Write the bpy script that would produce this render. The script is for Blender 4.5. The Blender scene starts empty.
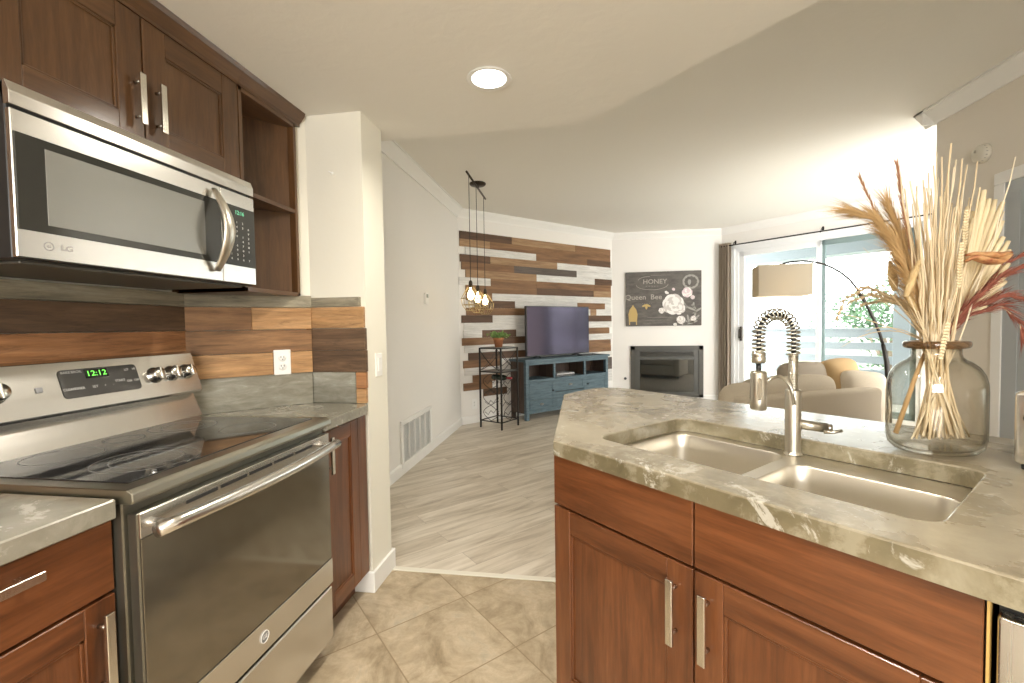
import bpy, bmesh, math, random
from mathutils import Matrix, Vector, noise
random.seed(7)
PI = math.pi
C = bpy.context.scene.collection
scn = bpy.context.scene

# ------------------------------------------------------------------ camera
cam_d = bpy.data.cameras.new('camera'); cam = bpy.data.objects.new('camera', cam_d); C.objects.link(cam)
yw, pt, rl = map(math.radians, (-8.82837, -2.04907, -0.87392))
fw = Vector((math.sin(yw)*math.cos(pt), math.cos(yw)*math.cos(pt), math.sin(pt)))
r0 = Vector((math.cos(yw), -math.sin(yw), 0)); u0 = r0.cross(fw)
rr = math.cos(rl)*r0 + math.sin(rl)*u0; uu = -math.sin(rl)*r0 + math.cos(rl)*u0
mw = Matrix((rr, uu, -fw)).transposed().to_4x4(); mw.translation = Vector((0, 0, 1.27))
cam.matrix_world = mw
cam_d.sensor_width = 36; cam_d.lens = 36*447.988/1024; cam_d.clip_start = 0.02; cam_d.clip_end = 200
scn.camera = cam

# ------------------------------------------------------------------ world, lights, exposure
w = bpy.data.worlds.new('world'); scn.world = w; w.use_nodes = True
bg = w.node_tree.nodes['Background']; bg.inputs[0].default_value = (1.0, 0.985, 0.965, 1); bg.inputs[1].default_value = 5.2
scn.view_settings.view_transform = 'Standard'; scn.view_settings.look = 'None'
scn.view_settings.gamma = 1; scn.view_settings.use_curve_mapping = False
scn.view_settings.exposure = 0.42
scn.cycles.max_bounces = 10; scn.cycles.diffuse_bounces = 5; scn.cycles.glossy_bounces = 5
scn.cycles.transparent_max_bounces = 24; scn.cycles.sample_clamp_indirect = 6
def area(name, loc, rot, sx, sy, power, col):
    l = bpy.data.lights.new(name, 'AREA'); l.shape = 'RECTANGLE'; l.size = sx; l.size_y = sy; l.energy = power; l.color = col
    o = bpy.data.objects.new(name, l); C.objects.link(o); o.location = loc; o.rotation_euler = rot
    return o
# added fill lights: one behind the camera, one unseen around the right corner
area('rear_fill_light', (0.2, -2.55, 1.6), (math.radians(92), 0, 0), 1.6, 1.0, 62, (1.0, 0.97, 0.92))
area('side_fill_light', (3.95, 3.50, 1.35), (math.radians(84), 0, math.radians(28)), 2.1, 1.9, 48, (1.0, 0.985, 0.96))
# sky portals at the patio door and at the added opening behind the camera (they only guide the sampling of the sky)
for nm, lc, rz_, sx_, sy_ in (('patio_portal', (3.20, 6.90, 1.21), math.radians(135), 2.3, 2.4), ('rear_portal', (0.2, -2.70, 1.6), 0, 1.6, 1.0)):
    p_ = area(nm, lc, (math.radians(90), 0, rz_), sx_, sy_, 1, (1, 1, 1)); p_.data.cycles.is_portal = True

# ------------------------------------------------------------------ mesh helper
class G:
    def __init__(s): s.bm = bmesh.new()
    def _new(s, f0, mat, smooth=False):
        s.bm.faces.ensure_lookup_table()
        for f in s.bm.faces[f0:]:
            f.material_index = mat; f.smooth = smooth
    def box(s, x0, x1, y0, y1, z0, z1, bev=0, mat=0, seg=1, M=None):
        t = bmesh.new(); bmesh.ops.create_cube(t, size=1)
        for v in t.verts:
            v.co = Vector(((x0+x1)/2+v.co.x*(x1-x0), (y0+y1)/2+v.co.y*(y1-y0), (z0+z1)/2+v.co.z*(z1-z0)))
        if bev: bmesh.ops.bevel(t, geom=list(t.edges), offset=bev, segments=seg, affect='EDGES', profile=0.5)
        s.merge(t, mat, M, seg > 1); return s
    def merge(s, t, mat=0, M=None, smooth=False):
        if M is not None: bmesh.ops.transform(t, matrix=M, verts=t.verts)
        me = bpy.data.meshes.new('t'); t.to_mesh(me); t.free(); n = len(s.bm.faces)
        s.bm.from_mesh(me); bpy.data.meshes.remove(me); s._new(n, mat, smooth)
    def prism(s, poly, a0, a1, axis='z', mat=0, bev=0, smooth=False):
        # poly: 2D points; axis z: (x,y); axis x: (y,z); axis y: (x,z)
        t = bmesh.new()
        def P(p, a):
            return {'z': (p[0], p[1], a), 'x': (a, p[0], p[1]), 'y': (p[0], a, p[1])}[axis]
        lo = [t.verts.new(P(p, a0)) for p in poly]; hi = [t.verts.new(P(p, a1)) for p in poly]; n = len(poly)
        t.faces.new(lo[::-1]); t.faces.new(hi)
        for i in range(n): t.faces.new((lo[i], lo[(i+1) % n], hi[(i+1) % n], hi[i]))
        bmesh.ops.recalc_face_normals(t, faces=t.faces)
        if bev: bmesh.ops.bevel(t, geom=[e for e in t.edges], offset=bev, segments=1, affect='EDGES')
        s.merge(t, mat, None, smooth); return s
    def tube(s, pts, r, seg=8, mat=0, cap=True, flat=None):
        pts = [Vector(p) for p in pts]; n = len(pts)
        rs = r if isinstance(r, (list, tuple)) else [r]*n
        t = bmesh.new(); rings = []
        up = None
        for i, p in enumerate(pts):
            d = (pts[min(i+1, n-1)]-pts[max(i-1, 0)]).normalized()
            if up is None:
                up = Vector((0, 0, 1)) if abs(d.z) < 0.9 else Vector((1, 0, 0))
            a = d.cross(up)
            if a.length < 1e-5: a = d.orthogonal()
            a.normalize(); b = a.cross(d).normalized(); up = b
            ring = []
            for k in range(seg):
                th = 2*PI*k/seg
                ring.append(t.verts.new(p+(a*math.cos(th)+b*math.sin(th)*(flat or 1))*rs[i]))
            rings.append(ring)
        for i in range(n-1):
            for k in range(seg):
                t.faces.new((rings[i][k], rings[i][(k+1) % seg], rings[i+1][(k+1) % seg], rings[i+1][k]))
        if cap and seg > 2:
            t.faces.new(rings[0][::-1]); t.faces.new(rings[-1])
        bmesh.ops.recalc_face_normals(t, faces=t.faces)
        s.merge(t, mat, None, seg > 5); return s
    def cyl(s, p0, p1, r0, r1=None, seg=20, mat=0):
        return s.tube([p0, p1], [r0, r0 if r1 is None else r1], seg, mat)
    def lathe(s, prof, c=(0, 0, 0), seg=32, sx=1, sy=1, mat=0, smooth=True, M=None):
        t = bmesh.new(); rings = []
        for r, z in prof:
            if r < 1e-6: rings.append([t.verts.new((c[0], c[1], c[2]+z))])
            else: rings.append([t.verts.new((c[0]+r*sx*math.cos(2*PI*k/seg), c[1]+r*sy*math.sin(2*PI*k/seg), c[2]+z)) for k in range(seg)])
        for a, b in zip(rings[:-1], rings[1:]):
            for k in range(seg):
                k2 = (k+1) % seg
                if len(a) == 1 and len(b) == 1: continue
                if len(a) == 1: t.faces.new((a[0], b[k2], b[k]))
                elif len(b) == 1: t.faces.new((a[k], a[k2], b[0]))
                else: t.faces.new((a[k], a[k2], b[k2], b[k]))
        bmesh.ops.recalc_face_normals(t, faces=t.faces)
        s.merge(t, mat, M, smooth); return s
    def quad(s, a, b, c, d, mat=0):
        n = len(s.bm.faces); s.bm.faces.new([s.bm.verts.new(p) for p in (a, b, c, d)]); s._new(n, mat); return s
    def jitter(s, amp, sc):
        for v in s.bm.verts:
            q = noise.noise_vector(v.co*sc); v.co += q*amp
        return s
    def build(s, name, mats, parent=None, T=None, frame=False):
        if T is not None and not frame: bmesh.ops.transform(s.bm, matrix=T, verts=s.bm.verts)
        if parent is not None and not frame: bmesh.ops.transform(s.bm, matrix=WM[parent.name].inverted(), verts=s.bm.verts)
        me = bpy.data.meshes.new(name); s.bm.to_mesh(me); s.bm.free()
        o = bpy.data.objects.new(name, me); C.objects.link(o)
        for m in (mats if isinstance(mats, (list, tuple)) else [mats]): me.materials.append(m)
        if parent is not None and frame:
            o.parent = parent; o.matrix_local = WM[parent.name].inverted() @ T; WM[o.name] = T.copy()
        elif parent is not None: o.parent = parent; WM[o.name] = WM[parent.name].copy()
        else: WM[o.name] = Matrix.Identity(4)
        return o
WM = {}
def tag(o, label, cat, group=None, kind=None):
    if label: o['label'] = label
    if cat: o['category'] = cat
    if group: o['group'] = group
    if kind: o['kind'] = kind
    return o
def thing(name, label, cat, loc=(0, 0, 0), rz=0, group=None):
    o = bpy.data.objects.new(name, None); C.objects.link(o); o.empty_display_size = 0.05
    o.location = loc; o.rotation_euler = (0, 0, rz)
    WM[o.name] = Matrix.Translation(loc) @ Matrix.Rotation(rz, 4, 'Z')
    return tag(o, label, cat, group)
def struct(o, label=None):
    o['kind'] = 'structure'
    return o
def child_label(o, s): o['label'] = s; return o
def dup(root, M, label=None, group=None):
    r = root.copy(); C.objects.link(r); r.matrix_world = M
    if label: r['label'] = label
    if group: r['group'] = group
    for ch in list(root.children):
        c = ch.copy(); C.objects.link(c); c.parent = r
        for g in ch.children:
            d = g.copy(); C.objects.link(d); d.parent = c
    return r
def text_bm(body, size, depth, M, sx=1, bold=0):
    cu = bpy.data.curves.new('txt', 'FONT'); cu.body = body; cu.size = size; cu.extrude = depth; cu.offset = bold
    cu.align_x = 'CENTER'; cu.align_y = 'CENTER'; cu.resolution_u = 3
    o = bpy.data.objects.new('txt', cu); C.objects.link(o)
    dg = bpy.context.evaluated_depsgraph_get()
    me = bpy.data.meshes.new_from_object(o.evaluated_get(dg))
    t = bmesh.new(); t.from_mesh(me); bpy.data.meshes.remove(me); bpy.data.objects.remove(o); bpy.data.curves.remove(cu)
    bmesh.ops.transform(t, matrix=M @ Matrix.Diagonal((sx, 1, 1, 1)), verts=t.verts)
    return t
# frames of the building: run frames have x to the viewer's right, y into the wall, z up
TL = Matrix.Rotation(PI/2, 4, 'Z')          # left kitchen run: x = world Y, y = -world X
TB = Matrix.Rotation(-PI/4, 4, 'Z')         # peninsula: x = (1,-1)/sqrt2, y = (1,1)/sqrt2
R2 = math.sqrt(2)

# ------------------------------------------------------------------ materials
def mat(name, col=(0.8, 0.8, 0.8), rough=0.5, metal=0, spec=None, emit=None, es=0, trans=0, coat=0):
    m = bpy.data.materials.new(name); m.use_nodes = True; b = m.node_tree.nodes['Principled BSDF']
    b.inputs['Base Color'].default_value = (*col, 1); b.inputs['Roughness'].default_value = rough; b.inputs['Metallic'].default_value = metal
    if spec is not None: b.inputs['Specular IOR Level'].default_value = spec
    if emit: b.inputs['Emission Color'].default_value = (*emit, 1); b.inputs['Emission Strength'].default_value = es
    if trans: b.inputs['Transmission Weight'].default_value = trans
    if coat: b.inputs['Coat Weight'].default_value = coat; b.inputs['Coat Roughness'].default_value = 0.15
    return m
def nt(m): return m.node_tree.nodes, m.node_tree.links, m.node_tree.nodes['Principled BSDF']
def coords(m, scale=(1, 1, 1), rot=(0, 0, 0), loc=(0, 0, 0), src='Object'):
    N, L, b = nt(m); tc = N.new('ShaderNodeTexCoord'); mp = N.new('ShaderNodeMapping')
    mp.inputs['Scale'].default_value = scale; mp.inputs['Rotation'].default_value = rot; mp.inputs['Location'].default_value = loc
    L.new(tc.outputs[src], mp.inputs[0]); return mp.outputs[0]
def tex(m, vec, scale, detail=4, rough=0.6, dist=0):
    N, L, b = nt(m); n = N.new('ShaderNodeTexNoise'); n.inputs['Scale'].default_value = scale; n.inputs['Detail'].default_value = detail
    n.inputs['Roughness'].default_value = rough; n.inputs['Distortion'].default_value = dist; L.new(vec, n.inputs['Vector']); return n.outputs['Fac']
def ramp(m, fac, stops):
    N, L, b = nt(m); r = N.new('ShaderNodeValToRGB'); e = r.color_ramp.elements
    e[0].position = stops[0][0]; e[0].color = (*stops[0][1], 1); e[1].position = stops[-1][0]; e[1].color = (*stops[-1][1], 1)
    for p, c in stops[1:-1]:
        k = e.new(p); k.color = (*c, 1)
    L.new(fac, r.inputs[0]); return r.outputs[0]
def mixc(m, fac, a, b_, blend='MIX'):
    N, L, b = nt(m); x = N.new('ShaderNodeMix'); x.data_type = 'RGBA'; x.blend_type = blend
    if isinstance(fac, (int, float)): x.inputs[0].default_value = fac
    else: L.new(fac, x.inputs[0])
    for i, v in ((6, a), (7, b_)):
        if isinstance(v, tuple): x.inputs[i].default_value = (*v, 1)
        else: L.new(v, x.inputs[i])
    return x.outputs[2]
def bump(m, h, strength, dist=0.01):
    N, L, b = nt(m); n = N.new('ShaderNodeBump'); n.inputs['Strength'].default_value = strength; n.inputs['Distance'].default_value = dist
    L.new(h, n.inputs['Height']); L.new(n.outputs[0], b.inputs['Normal'])
def setc(m, c): m.node_tree.links.new(c, nt(m)[2].inputs['Base Color'])
def setr(m, fac, lo, hi):
    N, L, b = nt(m); r = N.new('ShaderNodeMapRange'); r.inputs[3].default_value = lo; r.inputs[4].default_value = hi
    L.new(fac, r.inputs[0]); L.new(r.outputs[0], b.inputs['Roughness'])
def math_(m, op, a, b_=None, c_=None):
    N, L, b = nt(m); x = N.new('ShaderNodeMath'); x.operation = op
    for i, v in enumerate((a, b_, c_)):
        if v is None: continue
        if isinstance(v, (int, float)): x.inputs[i].default_value = v
        else: L.new(v, x.inputs[i])
    return x.outputs[0]
def wood(name, dark, mid, light, axis='z', rough=0.32, k=1.0, src='Object', coat=0.25):
    m = mat(name, mid, rough, coat=coat)
    s = {'z': (9*k, 9*k, 0.8*k), 'x': (0.8*k, 9*k, 9*k), 'y': (9*k, 0.8*k, 9*k)}[axis]
    v = coords(m, s, src=src); a = tex(m, v, 2.2, 6, 0.62, 0.6); f = tex(m, v, 11, 3, 0.7, 0.2)
    c = ramp(m, a, [(0.28, dark), (0.5, mid), (0.74, light)])
    f2 = ramp(m, f, [(0.3, (0.72, 0.72, 0.72)), (0.62, (1.06, 1.06, 1.06))])
    setc(m, mixc(m, 0.75, c, f2, 'MULTIPLY')); bump(m, f, 0.08, 0.003); return m
def weather(m, k=1.0):
    N, L, b = nt(m); src_ = b.inputs['Base Color'].links[0].from_socket
    v = coords(m, (1.6*k, 14*k, 14*k)); a = tex(m, v, 2.6, 7, .75, 1.2)
    c = mixc(m, .85, src_, ramp(m, a, [(.30, (.35, .33, .30)), (.46, (.85, .84, .82)), (.62, (1.12, 1.1, 1.05)), (.75, (.7, .66, .6))]), 'MULTIPLY')
    vo = N.new('ShaderNodeTexVoronoi'); vo.inputs['Scale'].default_value = 1.0; L.new(coords(m, (3.2*k, 9*k, 9*k)), vo.inputs['Vector'])
    kn = ramp(m, vo.outputs['Distance'], [(.05, (0.12, .08, .05)), (.10, (.6, .55, .5)), (.17, (1, 1, 1))])
    setc(m, mixc(m, .9, c, kn, 'MULTIPLY')); bump(m, a, .3, .004)
def painted(name, col, rough=0.75, tex_amp=0.12, sc=55):
    m = mat(name, col, rough); v = coords(m); h = tex(m, v, sc, 4, 0.6); bump(m, h, tex_amp, 0.004); return m
def steel(name, col=(0.62, 0.61, 0.59), rough=0.27, axis='x'):
    m = mat(name, col, rough, 1.0); s = {'x': (1.5, 120, 120), 'z': (120, 120, 1.5), 'y': (120, 1.5, 120)}[axis]
    v = coords(m, s); f = tex(m, v, 1.5, 3, 0.6); setr(m, f, rough-0.03, rough+0.05)
    v2 = coords(m, (1, 1, 1)); g = tex(m, v2, 6, 2, 0.5)
    setc(m, mixc(m, 0.05, tuple(col), ramp(m, g, [(0.3, (0.5, 0.5, 0.48)), (0.7, (0.9, 0.9, 0.9))]))); return m

M_wall = painted('wall_paint', (0.83, 0.81, 0.775))
M_wallk = painted('kitchen_wall_paint', (0.80, 0.775, 0.68))
M_ceil = mat('knockdown_ceiling', (0.82, 0.80, 0.745), 0.85)
v = coords(M_ceil, (1, 1, 1)); h = tex(M_ceil, v, 14, 5, 0.55, 0.4); bump(M_ceil, h, 0.16, 0.012)
M_white = mat('white_trim_paint', (0.86, 0.855, 0.83), 0.4)
M_vinyl = mat('white_vinyl', (0.84, 0.86, 0.87), 0.35)
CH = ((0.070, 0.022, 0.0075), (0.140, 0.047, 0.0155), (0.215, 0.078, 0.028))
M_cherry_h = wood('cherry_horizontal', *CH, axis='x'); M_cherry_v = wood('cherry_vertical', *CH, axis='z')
UP = ((0.066, 0.030, 0.012), (0.108, 0.050, 0.019), (0.155, 0.077, 0.031))  # same cherry as the base cabinets, with shade put into its colour
M_up_h = wood('shaded_cherry_horizontal', *UP, axis='x'); M_up_v = wood('shaded_cherry_vertical', *UP, axis='z')
M_steel = steel('brushed_steel', (0.68, 0.665, 0.635), 0.24, 'x'); M_steel_v = steel('brushed_steel_vertical', (0.68, 0.665, 0.635), 0.26, 'z')
M_nickel = steel('brushed_nickel', (0.60, 0.57, 0.50), 0.30, 'z'); M_pull = steel('satin_pull_steel', (0.72, 0.69, 0.62), 0.25, 'z')
M_sink = steel('sink_steel', (0.74, 0.70, 0.62), 0.38, 'x')
M_dark = mat('black_plastic', (0.02, 0.02, 0.02), 0.35); M_dsteel = mat('dark_olive_steel', (0.16, 0.15, 0.12), 0.28, 0.75)
M_glassblk = mat('black_ceramic_glass', (0.012, 0.012, 0.013), 0.05, spec=0.6)
M_oven = mat('oven_mirror_glass', (0.23, 0.205, 0.16), 0.09, 0.85)
M_mwglass = mat('microwave_dark_glass', (0.05, 0.05, 0.045), 0.08, 0.4)
M_iron = mat('black_iron', (0.025, 0.022, 0.02), 0.45, 0.6)
# concrete worktops
def concrete(name, base, lightc, darkc, rough=0.22):
    m = mat(name, base, rough, coat=0.35)
    v = coords(m); a = tex(m, v, 3.2, 8, 0.62, 0.5); b_ = tex(m, v, 15, 6, 0.7, 0.3); c_ = tex(m, coords(m, (1, 1, 1), loc=(3, 5, 2)), 5.5, 8, 0.75, 0.8)
    c = ramp(m, a, [(0.30, darkc), (0.50, base), (0.72, lightc)])
    c = mixc(m, math_(m, 'MULTIPLY', ramp(m, b_, [(0.48, (0, 0, 0)), (0.60, (1, 1, 1))]), 0.5), c, lightc)
    c = mixc(m, ramp(m, c_, [(0.585, (0, 0, 0)), (0.62, (0.65, 0.65, 0.65))]), c, (0.62, 0.60, 0.53))
    setc(m, c); setr(m, a, rough-0.06, rough+0.16); bump(m, b_, 0.10, 0.003); return m
M_conc = concrete('polished_concrete', (0.285, 0.245, 0.172), (0.42, 0.38, 0.29), (0.155, 0.130, 0.083))
M_concl = concrete('left_counter_concrete', (0.235, 0.22, 0.175), (0.33, 0.315, 0.265), (0.15, 0.14, 0.105), 0.2)
# concrete edge, darker with white patches
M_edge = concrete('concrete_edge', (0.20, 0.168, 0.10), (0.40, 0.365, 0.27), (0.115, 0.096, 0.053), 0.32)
M_galv = mat('galvanised_strip', (0.32, 0.31, 0.27), 0.38, 0.55)
v = coords(M_galv, (1, 1, 4)); setc(M_galv, ramp(M_galv, tex(M_galv, v, 8, 6, 0.7, 0.4), [(0.3, (0.20, 0.19, 0.15)), (0.6, (0.34, 0.33, 0.28)), (0.8, (0.62, 0.62, 0.58))]))

# floors
def tile_mat():
    m = mat('slate_look_tile', (0.5, 0.42, 0.3), 0.38)
    t = 0.411
    v = coords(m, (1/t, 1/t, 1), (0, 0, 0)); N, L, b = nt(m)
    sp = N.new('ShaderNodeSeparateXYZ'); L.new(v, sp.inputs[0])
    fx = math_(m, 'FRACT', sp.outputs[0]); fy = math_(m, 'FRACT', sp.outputs[1])
    ex = math_(m, 'MINIMUM', fx, math_(m, 'SUBTRACT', 1.0, fx)); ey = math_(m, 'MINIMUM', fy, math_(m, 'SUBTRACT', 1.0, fy))
    e = math_(m, 'MINIMUM', ex, ey); g = math_(m, 'LESS_THAN', e, 0.0065)
    fl = N.new('ShaderNodeVectorMath'); fl.operation = 'FLOOR'; L.new(v, fl.inputs[0])
    wn = N.new('ShaderNodeTexWhiteNoise'); L.new(fl.outputs[0], wn.inputs['Vector'])
    off = N.new('ShaderNodeVectorMath'); off.operation = 'MULTIPLY_ADD'; L.new(wn.outputs['Color'], off.inputs[0]); off.inputs[1].default_value = (7, 7, 7); L.new(coords(m), off.inputs[2])
    a = tex(m, off.outputs[0], 5, 9, 0.68, 0.9); d = tex(m, off.outputs[0], 22, 5, 0.7, 0.5)
    c = ramp(m, a, [(0.30, (0.26, 0.20, 0.125)), (0.46, (0.43, 0.345, 0.235)), (0.60, (0.54, 0.45, 0.325)), (0.75, (0.39, 0.36, 0.285))])
    c = mixc(m, 0.35, c, ramp(m, d, [(0.35, (0.5, 0.46, 0.4)), (0.65, (1.1, 1.1, 1.1))]), 'MULTIPLY')
    c = mixc(m, g, c, (0.27, 0.20, 0.12)); setc(m, c)
    h = math_(m, 'SUBTRACT', math_(m, 'MULTIPLY', a, 0.5), g); bump(m, h, 0.25, 0.004); setr(m, d, 0.25, 0.5); return m
M_tile = tile_mat()
def laminate():
    m = mat('grey_oak_laminate', (0.5, 0.47, 0.42), 0.35)
    N, L, b = nt(m); v = coords(m, (1, 1, 1))
    br = N.new('ShaderNodeTexBrick'); L.new(v, br.inputs[0]); br.offset = 0.37
    br.inputs['Scale'].default_value = 1; br.inputs['Brick Width'].default_value = 1.22; br.inputs['Row Height'].default_value = 0.155
    br.inputs['Mortar Size'].default_value = 0.0012; br.inputs['Color1'].default_value = (0, 0, 0, 1); br.inputs['Color2'].default_value = (1, 1, 1, 1); br.inputs['Mortar'].default_value = (0.3, 0.3, 0.3, 1)
    add = N.new('ShaderNodeVectorMath'); add.operation = 'MULTIPLY_ADD'; L.new(br.outputs['Color'], add.inputs[0]); add.inputs[1].default_value = (9, 9, 9); L.new(coords(m, (0.9, 7, 1)), add.inputs[2])
    a = tex(m, add.outputs[0], 2.4, 7, 0.65, 0.5)
    c = ramp(m, a, [(0.30, (0.38, 0.32, 0.245)), (0.48, (0.57, 0.505, 0.41)), (0.62, (0.68, 0.615, 0.52)), (0.80, (0.75, 0.695, 0.60))])
    c = mixc(m, 0.22, c, br.outputs['Color'], 'SOFT_LIGHT'); c = mixc(m, math_(m, 'MULTIPLY', br.outputs['Fac'], 0.6), c, (0.2, 0.17, 0.14)); setc(m, c)
    bump(m, a, 0.06, 0.003); return m
M_lam = laminate()

# ------------------------------------------------------------------ the shell
H2 = 2.75; HK = 2.275
o = G().box(-10, 10, -10, 10, -0.08, 0, M=None)
# floor objects are built in rotated frames so that their tile / plank patterns follow the diagonals
Tt = Matrix.Translation((-0.559, 1.995, 0)) @ Matrix.Rotation(PI/4, 4, 'Z')
def floor_poly(poly, T, m):
    g = G().prism(poly, -0.08, 0, 'z'); bmesh.ops.transform(g.bm, matrix=T.inverted(), verts=g.bm.verts)
    ob = g.build('floor', m); ob.matrix_world = T; WM[ob.name] = T.copy(); return struct(ob)
o.bm.free()
EX = 0.18
floor_poly([(-1.75, -2.75), (2.65, -2.75), (2.65, -0.3), (0.0, 2.19), (-1.75, 2.19)], Tt, M_tile)
floor_poly([(-1.75, 2.19), (0.0, 2.19), (2.65, -0.3), (2.65, 3.5), (5.8, 3.5), (5.8, 4.15), (2.15, 7.85), (0.4, 7.85), (-1.75, 5.6)], Matrix.Rotation(PI/4, 4, 'Z'), M_lam)
g = G().box(-1.0, -0.02, 2.172, 2.205, 0.0, 0.006, 0.002)
struct(g.build('trim_1', mat('threshold_strip', (0.74, 0.71, 0.62), 0.4)))

def wall(name, a, b, z0, z1, th, m=M_wall):
    # thickness goes to the left of a->b (outside)
    a = Vector((a[0], a[1])); b = Vector((b[0], b[1])); d = (b-a).normalized(); n = Vector((-d.y, d.x))*th
    g = G().prism([a, b, b+n, a+n], z0, z1, 'z'); return struct(g.build(name, m))
WX = -1.63
wall('wall_left', (WX, -2.75), (WX, 1.62), 0, H2, 0.12, M_wallk)
# diagonal corner and the stub wall that ends the counter run: one solid pier
g = G().prism([(WX-0.12, 1.62), (WX, 1.62), (-1.285, 1.985), (-1.003, 1.985), (-1.003, 2.20), (WX-0.12, 2.20)], 0, H2, 'z')
g.bm.faces.ensure_lookup_table()
struct(g.build('wall_pier', M_wallk))
wall('wall_left', (-1.54, 2.20), (-1.54, 5.56), 0, H2, 0.2)
wall('wall_back', (-1.54, 5.555), (0.52, 7.615), 0, H2, 0.15)
wall('wall_fireplace', (0.51, 7.605), (2.22, 7.605), 0, H2, 0.15)
# patio door wall along (1,-1) from (2.22,7.605); frame: TBW x along (1,-1), y outwards (1,1)
TW = Matrix.Translation((2.22, 7.605, 0)) @ Matrix.Rotation(-PI/4, 4, 'Z')
g = G()
g.box(0, 0.20, 0, 0.15, 0, H2).box(2.42, 5.1, 0, 0.15, 0, H2).box(0.20, 2.42, 0, 0.15, 2.42, H2)
struct(g.build('wall_window', M_wall, None, TW))
g = G().box(2.5, 2.62, -2.75, 3.65, 0, H2).box(2.62, 2.85, 3.53, 3.65, 0, H2).box(5.05, 5.8, 3.53, 3.65, 0, H2).box(2.85, 5.05, 3.53, 3.65, 0, .35).box(2.85, 5.05, 3.53, 3.65, 2.35, H2)  # hidden leg has an unseen opening added for the side fill light
struct(g.build('wall_right', painted('right_wall_paint', (0.74, 0.69, 0.61))))
# behind the camera: wall with an opening added to let in fill light
g = G(); g.box(-1.75, -0.6, -2.75, -2.63, 0, H2).box(1.0, 2.62, -2.75, -2.63, 0, H2).box(-0.6, 1.0, -2.75, -2.63, 0, 1.1).box(-0.6, 1.0, -2.75, -2.63, 2.1, H2)
struct(g.build('wall_behind', M_wall))
# ceilings
g = G().prism([(-1.8, -2.75), (2.62, -2.75), (2.62, -0.30), (0.02, 2.31), (-1.54, 2.33), (-1.75, 2.2)], HK, H2, 'z')
struct(g.build('ceiling', M_ceil))
g = G().prism([(-1.8, -2.8), (6.0, -2.8), (6.0, 4.1), (2.2, 7.9), (0.4, 7.9), (-1.8, 5.7)], H2, H2+0.1, 'z')
struct(g.build('ceiling', M_ceil))
# crown mouldings: profile swept along walls
CRP = [(0, 0), (0, -0.10), (0.012, -0.10), (0.018, -0.085), (0.045, -0.055), (0.072, -0.028), (0.078, -0.012), (0.090, -0.012), (0.090, 0)]
def crown(n, a, b, prof=CRP, z=H2, name='trim'):
    a = Vector((a[0], a[1], 0)); b = Vector((b[0], b[1], 0)); L_ = (b-a).length; ang = math.atan2((b-a).y, (b-a).x)
    g = G().prism([(-p[0], p[1]) for p in prof], 0, L_, 'x')   # profile in (y,z), room side is -y when walking a->b with wall on the left
    return struct(g.build('%s_%s' % (name, n), M_white, None, Matrix.Translation((a.x, a.y, z)) @ Matrix.Rotation(ang, 4, 'Z')))
crown('2', (-1.54, 2.22), (-1.54, 5.58)); crown('3', (-1.55, 5.545), (0.53, 7.625)); crown('4', (0.50, 7.605), (2.24, 7.605)); crown('5', (2.2, 7.625), (5.8, 4.025))
g = G().prism([(2.5-p[0], p[1]+H2) for p in CRP], -1.0, 3.74, 'y'); struct(g.build('trim_6', M_white))
g = G().prism([(3.65+p[0], p[1]+H2) for p in CRP], 2.41, 5.8, 'x'); struct(g.build('trim_7', M_white))
BP = [(0, 0), (0.016, 0), (0.016, 0.085), (0.010, 0.098), (0, 0.10)]
def base(n, a, b): return crown(n, a, b, BP, 0, 'baseboard')
base('left', (-1.54, 2.2), (-1.54, 5.57)); base('back', (-1.55, 5.545), (0.53, 7.625)); base('fireplace', (0.50, 7.605), (2.24, 7.605)); base('window', (2.2, 7.625), (2.37, 7.455))
g = G().prism([(-1.10, 1.985), (-1.10, 1.969), (-0.987, 1.969), (-0.987, 2.216), (-1.54, 2.216), (-1.54, 2.2), (-1.003, 2.2), (-1.003, 1.985)], 0, 0.10, 'z', bev=0.003)
struct(g.build('baseboard_pier', M_white))
# door in the right wall (casing, panel)
g = G(); g.box(2.482, 2.50, 3.10, 3.17, 0, 2.07, 0.003).box(2.482, 2.50, 2.10, 3.17, 2.071, 2.14, 0.003).box(2.482, 2.5, 2.10, 2.17, 0, 2.07, 0.003)
dc = struct(g.build('door_1', M_white))
g = G().box(2.488, 2.499, 2.17, 3.10, 0, 2.07, 0)
for k in range(9): g.box(2.484, 2.488, 2.2+k*0.1, 2.265+k*0.1, 0.1, 2.0, 0.002)
p = g.build('door_panel', mat('door_blue_grey', (0.42, 0.45, 0.47), 0.5), dc); child_label(p, 'blue grey door panel')

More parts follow.
